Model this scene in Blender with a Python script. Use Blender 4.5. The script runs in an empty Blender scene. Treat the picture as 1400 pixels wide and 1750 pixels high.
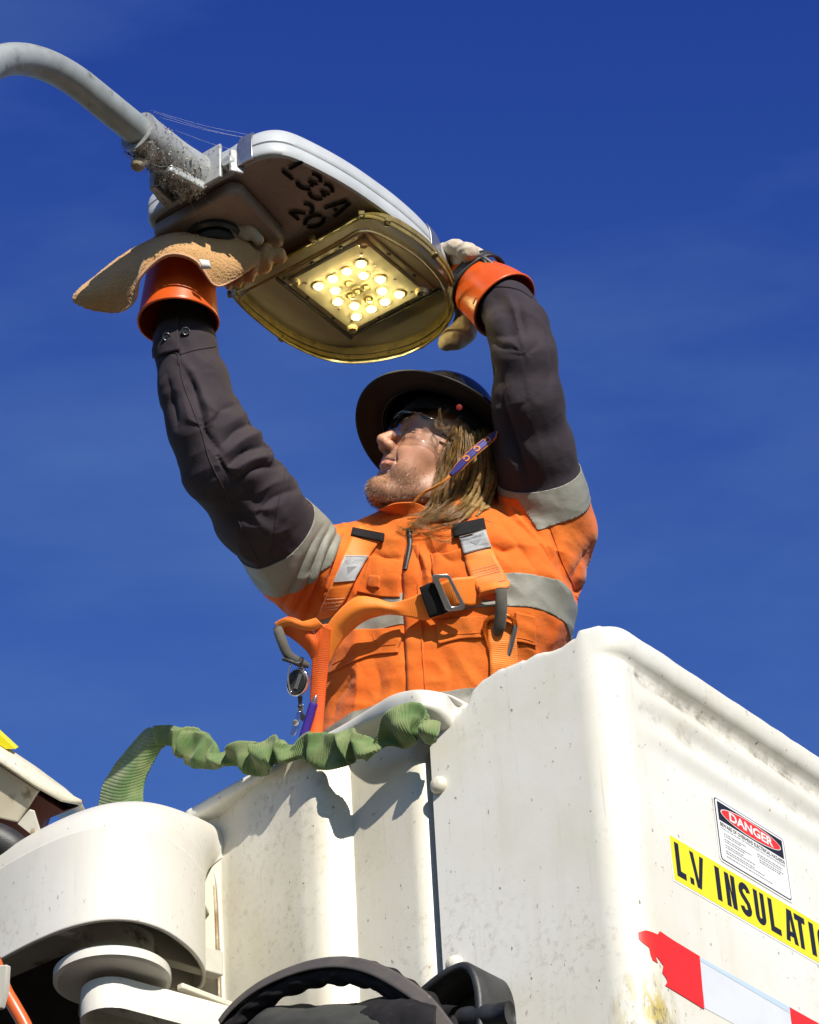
import bpy, bmesh, math, random
import numpy as np
from mathutils import Vector, Matrix
rng = np.random.default_rng(7)
random.seed(7)
S = bpy.context.scene
COL = S.collection
rad = math.radians

# ------------------------------------------------------------------ camera
PITCH, ROLL, HALF = rad(36), rad(3.3), rad(10)
FPX = 875 / math.tan(HALF)                 # focal length in photograph pixels (1400 x 1750)
CAM = np.array([0, 0, 1.6])
_f = np.array([0, math.cos(PITCH), math.sin(PITCH)])
_u0 = np.array([0, -math.sin(PITCH), math.cos(PITCH)])
_r = math.cos(ROLL) * np.array([1., 0, 0]) - math.sin(ROLL) * _u0
_u = math.sin(ROLL) * np.array([1., 0, 0]) + math.cos(ROLL) * _u0
cd = bpy.data.cameras.new('camera')
cd.sensor_fit = 'VERTICAL'; cd.sensor_height = 36; cd.sensor_width = 28.8
cd.lens = 18 / math.tan(HALF); cd.clip_start = 0.05; cd.clip_end = 6000
cam = bpy.data.objects.new('camera', cd); COL.objects.link(cam)
mw = Matrix.Identity(4)
for i in range(3):
    mw[i][0], mw[i][1], mw[i][2], mw[i][3] = _r[i], _u[i], -_f[i], CAM[i]
cam.matrix_world = mw
S.camera = cam

# ------------------------------------------------------------------ sky, sun, exposure
SUN_AZ, SUN_EL = rad(20), rad(29.5)           # azimuth: to the right of straight behind the camera
sun_vec = np.array([math.sin(SUN_AZ) * math.cos(SUN_EL), -math.cos(SUN_AZ) * math.cos(SUN_EL), math.sin(SUN_EL)])
W = bpy.data.worlds.new('World'); S.world = W; W.use_nodes = True
nt = W.node_tree; nt.nodes.clear()
sky = nt.nodes.new('ShaderNodeTexSky'); sky.sky_type = 'NISHITA'; sky.sun_disc = False
sky.sun_elevation = SUN_EL; sky.sun_rotation = math.pi - SUN_AZ
sky.altitude = 300; sky.air_density = 1.0; sky.dust_density = 0.25; sky.ozone_density = 4.0
# the photograph's deep polarised blue: a per-channel gain and offset on the whole sky
gain = nt.nodes.new('ShaderNodeVectorMath'); gain.operation = 'MULTIPLY_ADD'
gain.inputs[1].default_value = (1.05, 1.25, 1.18); gain.inputs[2].default_value = (-0.43, -0.82, 0.36)
pos = nt.nodes.new('ShaderNodeVectorMath'); pos.operation = 'MAXIMUM'; pos.inputs[1].default_value = (0.04, 0.1, 0.3)
# thin wisps of high cloud
tc = nt.nodes.new('ShaderNodeTexCoord'); mp = nt.nodes.new('ShaderNodeMapping')
mp.inputs['Scale'].default_value = (2.2, 5.0, 7.0); mp.inputs['Rotation'].default_value = (0.2, 0.5, 0.3)
nz = nt.nodes.new('ShaderNodeTexNoise'); nz.inputs['Scale'].default_value = 1.6; nz.inputs['Detail'].default_value = 6
nz.inputs['Roughness'].default_value = 0.55
cr = nt.nodes.new('ShaderNodeMapRange'); cr.inputs['From Min'].default_value = 0.46; cr.inputs['From Max'].default_value = 0.85
cr.inputs['To Max'].default_value = 0.55
mx = nt.nodes.new('ShaderNodeMix'); mx.data_type = 'RGBA'; mx.inputs['B'].default_value = (1.2, 2.3, 5.0, 1)
bg = nt.nodes.new('ShaderNodeBackground'); bg.inputs['Strength'].default_value = 0.075
wo = nt.nodes.new('ShaderNodeOutputWorld')
L = nt.links.new
L(sky.outputs[0], gain.inputs[0]); L(gain.outputs[0], pos.inputs[0]); L(tc.outputs['Generated'], mp.inputs['Vector']); L(mp.outputs[0], nz.inputs['Vector'])
L(nz.outputs['Fac'], cr.inputs['Value']); L(cr.outputs[0], mx.inputs['Factor']); L(pos.outputs[0], mx.inputs['A'])
L(mx.outputs['Result'], bg.inputs['Color']); L(bg.outputs[0], wo.inputs['Surface'])
sl = bpy.data.lights.new('sun', 'SUN'); sl.energy = 5.0; sl.angle = rad(0.53); sl.color = (1.0, 0.94, 0.84)
so = bpy.data.objects.new('sun', sl); COL.objects.link(so)
so.rotation_euler = Vector(sun_vec).to_track_quat('Z', 'Y').to_euler()
so.location = (3, -6, 12)
S.view_settings.view_transform = 'Standard'; S.view_settings.look = 'None'
S.view_settings.exposure = 0.46; S.view_settings.gamma = 1.0; S.view_settings.use_curve_mapping = False
S.render.engine = 'CYCLES'
try:
    S.cycles.use_denoising = True; S.cycles.max_bounces = 8; S.cycles.transparent_max_bounces = 16
    S.cycles.caustics_reflective = False; S.cycles.caustics_refractive = False
    S.cycles.sample_clamp_indirect = 4.0
except Exception:
    pass

# ------------------------------------------------------------------ geometry of the view: pixel rays met with real planes
def ray(x, y): return _f + _r * ((x - 700) / FPX) - _u * ((y - 875) / FPX)
def P(x, y, d): return CAM + ray(x, y) * d
def HP(x, y, z):
    q = ray(x, y); return CAM + q * ((z - CAM[2]) / q[2])
def PL(x, y, p0, n):
    q = ray(x, y); return CAM + q * (np.dot(np.asarray(p0) - CAM, n) / np.dot(q, n))
def pix(V):
    v = np.asarray(V) - CAM; d = v @ _f
    return np.stack([700 + (v @ _r) / d * FPX, 875 - (v @ _u) / d * FPX, d], -1)
def PP(L_): return np.array([P(*q) for q in L_])
def nrm(v):
    v = np.asarray(v, float); return v / (np.linalg.norm(v, axis=-1, keepdims=True) + 1e-12)

# ------------------------------------------------------------------ object helpers
ROOT = {}
def thing(name, label, cat, loc, group=None):
    o = bpy.data.objects.new(name, None); COL.objects.link(o)
    o.empty_display_size = 0.05
    o.location = [float(c) for c in loc]; o['label'] = label; o['category'] = cat
    if group: o['group'] = group
    return o
def wloc(o):
    p = np.zeros(3)
    while o is not None:
        p = p + np.array(o.location); o = o.parent
    return p
def mk(name, V, F, mat, parent=None, smooth=True, sharp=None, label=None, kind=None, col=None):
    """one mesh object from world-space vertices"""
    V = np.asarray(V, float).reshape(-1, 3)
    off = wloc(parent)
    me = bpy.data.meshes.new(name)
    me.from_pydata((V - off).tolist(), [], [list(map(int, q)) for q in F])
    if smooth:
        me.polygons.foreach_set('use_smooth', [True] * len(me.polygons))
    if sharp is not None:
        me.set_sharp_from_angle(angle=rad(sharp))
    if col is not None:
        at = me.color_attributes.new('tint', 'FLOAT_COLOR', 'POINT')
        c4 = np.ones((len(V), 4)); c4[:, :3] = col
        at.data.foreach_set('color', c4.ravel().tolist())
    me.update()
    o = bpy.data.objects.new(name, me); COL.objects.link(o)
    if mat is not None:
        me.materials.append(mat)
    if parent is not None: o.parent = parent
    if label: o['label'] = label
    if kind: o['kind'] = kind
    return o
def fixn(o):
    bm = bmesh.new(); bm.from_mesh(o.data); bmesh.ops.recalc_face_normals(bm, faces=bm.faces); bm.to_mesh(o.data); bm.free(); return o
def bevel(o, w, seg=3, ang=35):
    m = o.modifiers.new('bevel', 'BEVEL'); m.width = w; m.segments = seg; m.limit_method = 'ANGLE'; m.angle_limit = rad(ang)
    m.harden_normals = False
    return o
def solid(o, t, offset=-1):
    m = o.modifiers.new('solid', 'SOLIDIFY'); m.thickness = t; m.offset = offset; return o
def subd(o, n=1):
    m = o.modifiers.new('subd', 'SUBSURF'); m.levels = n; m.render_levels = n; return o

def catmull(Q, n, closed=False):
    """n points along a Catmull-Rom spline through Q (k x dims)"""
    Q = np.asarray(Q, float); k = len(Q)
    if closed:
        E = np.concatenate([Q[-1:], Q, Q[:2]]); t = np.linspace(0, k, n, endpoint=False)
    else:
        E = np.concatenate([2 * Q[:1] - Q[1:2], Q, 2 * Q[-1:] - Q[-2:-1]]); t = np.linspace(0, k - 1, n)
    i = np.minimum(t.astype(int), (k if closed else k - 1) - 1); w = (t - i)[:, None]
    p0, p1, p2, p3 = E[i], E[i + 1], E[i + 2], E[i + 3]
    return 0.5 * (2 * p1 + (p2 - p0) * w + (2 * p0 - 5 * p1 + 4 * p2 - p3) * w ** 2 + (3 * p1 - p0 - 3 * p2 + p3) * w ** 3)
def resample(Q, n):
    Q = np.asarray(Q, float); D = catmull(Q, max(200, 8 * len(Q)))
    s = np.concatenate([[0], np.cumsum(np.linalg.norm(np.diff(D[:, :3], axis=0), axis=1))])
    t = np.linspace(0, s[-1], n)
    return np.stack([np.interp(t, s, D[:, j]) for j in range(D.shape[1])], 1)
def frames(C, up=(0, 0, 1)):
    T = nrm(np.gradient(C, axis=0)); N = np.zeros_like(C)
    n = np.asarray(up, float); n = n - T[0] * (n @ T[0])
    if np.linalg.norm(n) < 1e-3: n = np.array([1., 0, 0]) - T[0] * T[0][0]
    N[0] = nrm(n)
    for i in range(1, len(C)):
        v = N[i - 1] - T[i] * (N[i - 1] @ T[i]); N[i] = nrm(v)
    return T, N, np.cross(T, N)
def gridf(n, m, closed_m=False, closed_n=False, flip=False):
    i = np.arange(n if closed_n else n - 1); j = np.arange(m if closed_m else m - 1)
    I, J = np.meshgrid(i, j, indexing='ij'); I2 = (I + 1) % n; J2 = (J + 1) % m
    F = np.stack([I * m + J, I * m + J2, I2 * m + J2, I2 * m + J], -1).reshape(-1, 4)
    return F[:, ::-1] if flip else F
def tubeVF(C, r, seg=8, cap=True, up=(0, 0, 1), prof=None):
    C = np.asarray(C, float); n = len(C); r = np.broadcast_to(np.asarray(r, float), (n,))
    T, N, B = frames(C, up)
    a = np.linspace(0, 2 * math.pi, seg, endpoint=False)
    ca, sa = (np.cos(a), np.sin(a)) if prof is None else prof
    V = C[:, None] + r[:, None, None] * (N[:, None] * ca[None, :, None] + B[:, None] * sa[None, :, None])
    F = gridf(n, seg, closed_m=True).tolist()
    V = V.reshape(-1, 3)
    if cap:
        F.append(list(range(seg))[::-1] if False else list(range(seg))); F.append(list(range((n - 1) * seg, n * seg))[::-1])
    return V, F
def tube(name, C, r, mat, parent=None, seg=10, **k):
    sp = {q: k.pop(q) for q in ('cap', 'up', 'prof') if q in k}
    V, F = tubeVF(C, r, seg, **sp)
    return mk(name, V, F, mat, parent, **k)
def joinVF(parts):
    V = []; F = []; o = 0
    for v, f in parts:
        V.append(np.asarray(v)); F += [[int(q) + o for q in ff] for ff in f]; o += len(v)
    return np.concatenate(V), F
def patchV(ctrl, n, m):
    """bicubic sheet through a grid of 3-D control points (rows x cols x 3)"""
    G = np.asarray(ctrl, float)
    R = np.stack([catmull(row, m) for row in G], 0)
    return np.stack([catmull(R[:, j], n) for j in range(m)], 1)
def sheet(name, ctrl, n, m, mat, parent=None, thick=0.0, disp=None, **k):
    G = patchV(ctrl, n, m)
    if disp is not None:
        du = np.gradient(G, axis=0); dv = np.gradient(G, axis=1); N = nrm(np.cross(du, dv))
        G = G + N * disp(G)[..., None]
    o = mk(name, G.reshape(-1, 3), gridf(n, m), mat, parent, **k)
    if thick: solid(o, thick, 0)
    return o
def prism(name, pts, vec, mat, parent=None, bev=0.0, seg=3, **k):
    """closed outline swept along vec"""
    A = np.asarray(pts, float); n = len(A); V = np.concatenate([A, A + np.asarray(vec)])
    F = [list(range(n))[::-1], list(range(n, 2 * n))] + [[i, (i + 1) % n, n + (i + 1) % n, n + i] for i in range(n)]
    k.setdefault('sharp', 40)
    o = fixn(mk(name, V, F, mat, parent, **k))
    if bev: bevel(o, bev, seg)
    return o
def lathe(name, prof, org, axis, mat, parent=None, seg=32, **k):
    """profile of (radius, height) turned about axis at org"""
    ax = nrm(axis); x = np.cross(ax, [0.3, 0.1, 0.9]); x = nrm(x); y = np.cross(ax, x)
    a = np.linspace(0, 2 * math.pi, seg, endpoint=False)
    V = np.array([[np.asarray(org) + ax * h + r * (x * math.cos(t) + y * math.sin(t)) for t in a] for r, h in prof])
    F = gridf(len(prof), seg, closed_m=True).tolist()
    if prof[0][0] > 1e-6: F.append(list(range(seg)))
    if prof[-1][0] > 1e-6: F.append(list(range((len(prof) - 1) * seg, len(prof) * seg)))
    k.setdefault('sharp', 40)
    return fixn(mk(name, V.reshape(-1, 3), F, mat, parent, **k))
def disc_pts(c, x, y, r, n=32, r2=None):
    a = np.linspace(0, 2 * math.pi, n, endpoint=False); r2 = r2 or r
    return np.array([np.asarray(c) + np.asarray(x) * r * math.cos(t) + np.asarray(y) * r2 * math.sin(t) for t in a])

# value noise ------------------------------------------------------
_T = rng.random((32, 32, 32)) * 2 - 1
def vnoise(p):
    p = np.asarray(p, float); i = np.floor(p).astype(int); f = p - i; f = f * f * (3 - 2 * f); i = i & 31; j = (i + 1) & 31
    x0, y0, z0 = i[..., 0], i[..., 1], i[..., 2]; x1, y1, z1 = j[..., 0], j[..., 1], j[..., 2]
    fx, fy, fz = f[..., 0], f[..., 1], f[..., 2]
    def l(a, b, t): return a + (b - a) * t
    return l(l(l(_T[x0, y0, z0], _T[x1, y0, z0], fx), l(_T[x0, y1, z0], _T[x1, y1, z0], fx), fy),
             l(l(_T[x0, y0, z1], _T[x1, y0, z1], fx), l(_T[x0, y1, z1], _T[x1, y1, z1], fx), fy), fz)
def fbm(p, o=3):
    p = np.asarray(p, float); return sum(vnoise(p * 2 ** k + 7.3 * k) / 2 ** k for k in range(o))
def sstep(a, b, x):
    t = np.clip((x - a) / (b - a), 0, 1); return t * t * (3 - 2 * t)

# ------------------------------------------------------------------ materials
def newmat(name):
    m = bpy.data.materials.new(name); m.use_nodes = True
    n = m.node_tree; b = n.nodes['Principled BSDF']; return m, n, b
def rgb(c): return (c[0], c[1], c[2], 1)
def mixc(n, fac, a, b, mode='MIX'):
    x = n.nodes.new('ShaderNodeMix'); x.data_type = 'RGBA'; x.blend_type = mode
    for s, v in (('Factor', fac), ('A', a), ('B', b)):
        if isinstance(v, bpy.types.NodeSocket): n.links.new(v, x.inputs[s])
        elif s == 'Factor': x.inputs[s].default_value = v
        else: x.inputs[s].default_value = rgb(v)
    return x.outputs['Result']
def noise(n, scale, detail=4, rough=0.55, vec=None, stretch=None, rot=None):
    t = n.nodes.new('ShaderNodeTexNoise'); t.inputs['Scale'].default_value = scale
    t.inputs['Detail'].default_value = detail; t.inputs['Roughness'].default_value = rough
    c = n.nodes.new('ShaderNodeTexCoord'); v = c.outputs['Object']
    if stretch is not None:
        m = n.nodes.new('ShaderNodeMapping'); m.inputs['Scale'].default_value = stretch
        if rot: m.inputs['Rotation'].default_value = rot
        n.links.new(v, m.inputs['Vector']); v = m.outputs[0]
    n.links.new(v, t.inputs['Vector']); return t.outputs['Fac']
def ridge_noise(n, scale, detail=3, stretch=None):
    f = noise(n, scale, detail, 0.5, stretch=stretch); t = f.node; t.noise_type = 'RIDGED_MULTIFRACTAL'; return f
def ramp(n, v, a, b, lo=0.0, hi=1.0):
    m = n.nodes.new('ShaderNodeMapRange'); n.links.new(v, m.inputs['Value'])
    m.inputs['From Min'].default_value = a; m.inputs['From Max'].default_value = b
    m.inputs['To Min'].default_value = lo; m.inputs['To Max'].default_value = hi; return m.outputs[0]
def bump(n, b, h, strength=0.3, dist=0.002, prev=None):
    x = n.nodes.new('ShaderNodeBump'); x.inputs['Strength'].default_value = strength; x.inputs['Distance'].default_value = dist
    n.links.new(h, x.inputs['Height'])
    if prev is not None: n.links.new(prev, x.inputs['Normal'])
    n.links.new(x.outputs[0], b.inputs['Normal']); return x.outputs[0]
def pmat(name, c, c2=None, ns=12, rough=0.6, metal=0.0, fine=0.0, fs=400, dirt=None, da=(0.58, 0.72), ds=30, dstretch=None, spec=0.5, coat=0.0, sheen=0.0, sss=0.0, rvar=0.0, var=(0.35, 0.7)):
    m, n, b = newmat(name)
    col = None
    if c2 is not None:
        col = mixc(n, ramp(n, noise(n, ns, 5), *var), c, c2)
    else:
        col = mixc(n, 0.0, c, c)
    if dirt is not None:
        col = mixc(n, ramp(n, noise(n, ds, 6, 0.65, stretch=dstretch), *da), col, dirt)
    n.links.new(col, b.inputs['Base Color'])
    b.inputs['Roughness'].default_value = rough; b.inputs['Metallic'].default_value = metal
    b.inputs['Specular IOR Level'].default_value = spec; b.inputs['Coat Weight'].default_value = coat
    b.inputs['Sheen Weight'].default_value = sheen
    if rvar: n.links.new(ramp(n, noise(n, ns * 1.7, 5), 0.3, 0.7, rough - rvar, rough + rvar), b.inputs['Roughness'])
    if sss:
        b.inputs['Subsurface Weight'].default_value = sss; b.inputs['Subsurface Radius'].default_value = (0.01, 0.004, 0.002); b.inputs['Subsurface Scale'].default_value = 0.5
    if fine: bump(n, b, noise(n, fs, 3), fine, 0.001)
    return m

def paint_white(name, base, cream, streak=1.0, speck=1.0, extra=None):
    """weathered white gel coat: cream staining, vertical runs, insect specks, scratches"""
    m, n, b = newmat(name)
    c = mixc(n, ramp(n, noise(n, 2.2, 5, 0.6), 0.35, 0.72), base, cream)
    run = ramp(n, noise(n, 1.0, 5, 0.6, stretch=(21, 21, 2.2)), 0.52, 0.80, 0, 0.42 * streak)
    c = mixc(n, run, c, (0.52, 0.48, 0.36))
    run2 = ramp(n, noise(n, 1.0, 4, 0.7, stretch=(120, 120, 5)), 0.62, 0.74, 0, 0.4 * streak)
    c = mixc(n, run2, c, (0.33, 0.29, 0.2))
    sf = n.nodes.new('ShaderNodeMath'); sf.operation = 'MULTIPLY'; n.links.new(ramp(n, noise(n, 3.4, 3), 0.48, 0.68), sf.inputs[0]); n.links.new(ramp(n, noise(n, 60, 6, 0.75), 0.52, 0.70, 0, 0.75 * streak), sf.inputs[1])
    c = mixc(n, sf.outputs[0], c, (0.30, 0.26, 0.18))
    sp = ramp(n, noise(n, 95, 3, 0.6, stretch=(1, 1, 0.6)), 0.675, 0.735, 0, 0.9 * speck)
    c = mixc(n, sp, c, (0.13, 0.1, 0.06))
    sc = ramp(n, noise(n, 1.0, 4, 0.8, stretch=(9, 220, 160), rot=(0.5, 0.35, 0.9)), 0.66, 0.74, 0, 0.45 * speck)
    c = mixc(n, sc, c, (0.4, 0.37, 0.3))
    if extra: c = extra(n, c)
    n.links.new(c, b.inputs['Base Color'])
    n.links.new(ramp(n, noise(n, 7, 5), 0.3, 0.7, 0.3, 0.52), b.inputs['Roughness'])
    b.inputs['Specular IOR Level'].default_value = 0.4
    p = bump(n, b, noise(n, 14, 4), 0.10, 0.006)
    bump(n, b, noise(n, 240, 3), 0.14, 0.001, p)
    return m
MW = paint_white('white_gelcoat', (0.655, 0.645, 0.60), (0.57, 0.545, 0.455))
MW2 = paint_white('white_gelcoat_cream', (0.63, 0.605, 0.52), (0.53, 0.485, 0.37), 1.1)
MWG = paint_white('white_cover_paint', (0.63, 0.61, 0.555), (0.55, 0.52, 0.435), 0.7, 0.6)
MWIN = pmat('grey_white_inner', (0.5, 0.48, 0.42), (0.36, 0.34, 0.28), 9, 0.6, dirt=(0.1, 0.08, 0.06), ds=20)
MDARK = pmat('dark_steel', (0.03, 0.028, 0.026), (0.06, 0.05, 0.045), 20, 0.55, fine=0.2)
MBLACK = pmat('black_rubber', (0.012, 0.012, 0.013), (0.03, 0.03, 0.03), 30, 0.5, fine=0.4, fs=300, dirt=(0.12, 0.1, 0.08), da=(0.66, 0.75), ds=90)
MRUST = pmat('rusty_edge', (0.24, 0.15, 0.07), (0.5, 0.44, 0.33), 40, 0.8, fine=0.4)
MBLKCLOTH = pmat('black_canvas', (0.010, 0.009, 0.010), (0.020, 0.018, 0.019), 14, 0.9, fine=0.5, fs=900, spec=0.2, dirt=(0.07, 0.06, 0.05), da=(0.6, 0.8), ds=25)
MSTEEL = pmat('zinc_steel', (0.62, 0.62, 0.6), (0.5, 0.5, 0.48), 60, 0.3, 1.0, fine=0.1)
MCHROME = pmat('chrome', (0.8, 0.8, 0.8), None, rough=0.12, metal=1.0)
# ------------------------------------------------------------------ ground
g = mk('ground', [(-800, -800, 0), (800, -800, 0), (800, 1500, 0), (-800, 1500, 0)], [(0, 1, 2, 3)],
       pmat('dry_grass', (0.075, 0.055, 0.028), (0.055, 0.045, 0.024), 1.5, 0.95, fine=0.5, fs=30), None, smooth=False)
g['kind'] = 'structure'
g = mk('road', [(-60, -1.5, 0.004), (60, -1.5, 0.004), (60, 7.2, 0.004), (-60, 7.2, 0.004)], [(0, 1, 2, 3)],
       pmat('asphalt', (0.05, 0.042, 0.034), (0.04, 0.034, 0.028), 3, 0.95, fine=0.6, fs=120), None, smooth=False)
g['kind'] = 'structure'

# ------------------------------------------------------------------ lift bucket
AZB = rad(51.5)
a_ = np.array([math.cos(AZB), math.sin(AZB), 0]); b_ = np.array([math.sin(AZB), -math.cos(AZB), 0]); z_ = np.array([0, 0, 1.])
K = P(1050, 1250, 4.95); K0 = np.array([K[0], K[1], 0])
def BK(x, y, z): return K0 + b_ * x + a_ * y + z_ * z          # bucket coordinates: x along left face, y along right face
def XZ(px, py, off=0.0):
    """bucket coordinates of a pixel seen on the left face (pushed out by off)"""
    p = PL(px, py, K - a_ * off, a_); return float((p - K) @ b_), float(p[2])
def YZ(px, py, off=0.0):
    p = PL(px, py, K + b_ * off, b_); return float((p - K) @ a_), float(p[2])
RIM = 4.425; ZB = 3.38; XP = -0.402; LA = 0.78; WX = 0.99; TH = 0.028
bucket = thing('lift_bucket', 'scuffed white fibreglass work platform bucket with danger and insulation stickers', 'lift bucket', BK(-0.5, 0.4, ZB - 0.02))

def grime(n, c):
    # dirt caught in the pressed groove under the lip and rubbed paint low on the corner
    off = wloc(bucket); tc_ = n.nodes.new('ShaderNodeTexCoord'); sx = n.nodes.new('ShaderNodeSeparateXYZ'); n.links.new(tc_.outputs['Object'], sx.inputs[0])
    def near(sock, v, w):
        m1 = n.nodes.new('ShaderNodeMath'); m1.operation = 'SUBTRACT'; n.links.new(sock, m1.inputs[0]); m1.inputs[1].default_value = v
        m2 = n.nodes.new('ShaderNodeMath'); m2.operation = 'ABSOLUTE'; n.links.new(m1.outputs[0], m2.inputs[0]); return ramp(n, m2.outputs[0], 0.0, w, 1.0, 0.0)
    def mul(a, b_):
        m1 = n.nodes.new('ShaderNodeMath'); m1.operation = 'MULTIPLY'; n.links.new(a, m1.inputs[0]); n.links.new(b_, m1.inputs[1]); return m1.outputs[0]
    dp = n.nodes.new('ShaderNodeVectorMath'); dp.operation = 'DOT_PRODUCT'; n.links.new(tc_.outputs['Object'], dp.inputs[0]); dp.inputs[1].default_value = tuple(a_)
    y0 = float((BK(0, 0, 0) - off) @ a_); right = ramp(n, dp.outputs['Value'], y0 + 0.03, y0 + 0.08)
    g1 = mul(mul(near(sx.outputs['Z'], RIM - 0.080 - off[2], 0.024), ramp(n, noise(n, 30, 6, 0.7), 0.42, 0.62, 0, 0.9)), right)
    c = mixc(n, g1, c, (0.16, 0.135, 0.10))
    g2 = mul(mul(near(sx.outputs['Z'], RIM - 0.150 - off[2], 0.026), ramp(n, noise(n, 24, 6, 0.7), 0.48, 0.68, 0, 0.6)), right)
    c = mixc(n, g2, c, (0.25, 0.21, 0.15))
    ds_ = n.nodes.new('ShaderNodeVectorMath'); ds_.operation = 'DISTANCE'; n.links.new(tc_.outputs['Object'], ds_.inputs[0]); ds_.inputs[1].default_value = tuple(BK(-0.005, 0.035, 3.69) - off)
    hot = ramp(n, ds_.outputs['Value'], 0.075, 0.02)
    c = mixc(n, mul(hot, ramp(n, noise(n, 40, 5, 0.7, stretch=(1, 1, 0.35)), 0.42, 0.56)), c, (0.42, 0.33, 0.10))
    return mixc(n, mul(hot, ramp(n, noise(n, 55, 6, 0.75, stretch=(1, 1, 0.4)), 0.5, 0.6)), c, (0.10, 0.095, 0.09))
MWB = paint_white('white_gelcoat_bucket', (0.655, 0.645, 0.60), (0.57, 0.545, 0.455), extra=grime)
# outer tub: left proud panel -> rounded corner -> right face -> far side -> back to the left wall
def tub_path():
    pts = []
    R = 0.062
    xs = np.concatenate([np.linspace(XP, -0.26, 46), np.linspace(-0.255, -R, 46)[0:]])
    pts += [(x, 0, 0.0) for x in xs]
    for t in np.linspace(0, math.pi / 2, 16)[1:-1]: pts.append((-R + R * math.sin(t), R - R * math.cos(t), float(sstep(0.35, 1.3, t))))
    pts += [(0, y, 1.0) for y in np.linspace(R, LA - R, 90)]
    for t in np.linspace(0, math.pi / 2, 10)[1:-1]: pts.append((-R + R * math.cos(t), LA - R + R * math.sin(t), 1.0))
    pts += [(x, LA, 1.0) for x in np.linspace(-R, -WX + R, 30)]
    for t in np.linspace(0, math.pi / 2, 10)[1:-1]: pts.append((-WX + R - R * math.sin(t), LA - R + R * math.cos(t), 1.0))
    pts += [(-WX, y, 1.0) for y in np.linspace(LA - R, 0.05, 20)]
    return np.array(pts)
TP = tub_path()
# the chipped top line of the proud panel, read on the panel's own plane
top_px = [(728, 1292), (730, 1276), (740, 1260), (765, 1232), (790, 1209), (801, 1196), (806, 1178), (822, 1160), (832, 1154), (850, 1143), (900, 1122), (958, 1103), (975, 1090), (1000, 1079), (1012, 1077)]
txz = np.array([XZ(*q) for q in top_px])
def ztop(i):
    x, y, w = TP[i]
    if y < 1e-6:
        z = np.interp(x, txz[:, 0], txz[:, 1])
        return z + 0.0035 * vnoise(np.array([x * 34, 3.1, 0.2])) - 0.007 * max(0.0, float(vnoise(np.array([x * 85, 1.7, 5.2]))) - 0.35)
    return RIM + 0.002 * vnoise(np.array([x * 30, y * 30, 1.5]))
tang = np.gradient(TP[:, :2], axis=0); tang = nrm(tang); nout = np.stack([tang[:, 1], -tang[:, 0]], 1)
dzs = np.concatenate([np.linspace(0, 0.055, 12), np.linspace(0.062, 0.30, 48), np.linspace(0.33, RIM - ZB, 26)])
def groove(dz, c, w, d): return -d * np.exp(-((dz - c) / w) ** 2)
rows = []
nP = len(TP)
fade = np.array([sstep(0.035, 0.22, q[1]) if q[2] > 0.99 or q[1] > 0.03 else 0.0 for q in TP])
for dz in dzs:
    row = []
    for i in range(nP):
        x, y, w = TP[i]
        zt = ztop(i)
        z = zt - dz * (zt - ZB) / (RIM - ZB)
        # rolled lip, three pressed ribs under it that die out at the corner, slight outward belly lower down
        lip = 0.016 * math.sqrt(max(0.0, 1 - ((dz - 0.024) / 0.034) ** 2)) if dz < 0.058 else 0.0
        rib = groove(dz, 0.078, 0.016, 0.010) + groove(dz, 0.152, 0.022, 0.006) + groove(dz, 0.222, 0.026, 0.0045)
        rib += 0.005 * math.exp(-((dz - 0.114) / 0.02) ** 2) + 0.004 * math.exp(-((dz - 0.187) / 0.022) ** 2)
        n = w * lip + fade[i] * rib
        edge = 0.010 * (1 - math.sqrt(max(0.0, 1 - (1 - min(dz / 0.012, 1)) ** 2)))
        n -= edge * (1.6 if w > 0.5 else 0.5)
        
        p = np.array([x, y]) + nout[i] * n
        row.append(BK(p[0], p[1], z))
    rows.append(row)
outer = np.array(rows)
inner = []
for dz in (0.0, 0.02, 0.3, RIM - ZB - 0.03):
    inner.append([BK(*(TP[i, :2] - nout[i] * (TH if dz > 0.001 else TH * 0.8)), ztop(i) - dz * (ztop(i) - ZB) / (RIM - ZB)) for i in range(nP)])
G = np.concatenate([np.array(inner)[::-1], outer], 0)
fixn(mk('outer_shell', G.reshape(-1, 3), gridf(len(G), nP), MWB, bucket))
# floor
flo = [BK(x, y, ZB) for x, y in ((-WX + .02, 0.03), (-0.03, 0.03), (-0.03, LA - 0.03), (-WX + .02, LA - 0.03))]
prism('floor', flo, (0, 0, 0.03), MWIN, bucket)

# recessed left wall with its upright fold, read on the wall planes
wall_xy = [(-1.03, 0.00), (-0.985, 0.030), (-0.95, 0.048), (-0.925, 0.046), (-0.690, -0.006), (-0.660, -0.006), (-0.616, 0.040), (-0.604, 0.040), (-0.445, 0.022), (-0.428, 0.050), (-0.392, 0.056)]
wx = np.linspace(-1.03, -0.392, 260); wy = np.interp(wx, [q[0] for q in wall_xy], [q[1] for q in wall_xy])
for _ in range(9): wy[1:-1] = (wy[:-2] + 2 * wy[1:-1] + wy[2:]) / 4          # folds keep a tight radius
WXY = np.stack([wx, wy], 1)
def wall_off(x): return -np.interp(x, WXY[:, 0], WXY[:, 1])
lip_px = [(318, 1385), (345, 1370), (375, 1352), (450, 1310), (520, 1272), (570, 1247), (610, 1224), (640, 1206), (665, 1192), (690, 1184), (720, 1181), (755, 1186), (782, 1198), (800, 1210), (830, 1228)]
def fle(px): return (0.012 + 0.05 * flk(px)) * (1 - float(sstep(735, 785, px))) - 0.03 * float(sstep(735, 785, px))
def flk(px): return float(sstep(580, 690, px)) * (1 - 0.5 * float(sstep(745, 800, px)))
LIPX = np.array([XZ(px, py, fle(px)) for px, py in lip_px])
def lipz(x): return float(np.interp(x, LIPX[:, 0], LIPX[:, 1]))
rws = []
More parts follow.
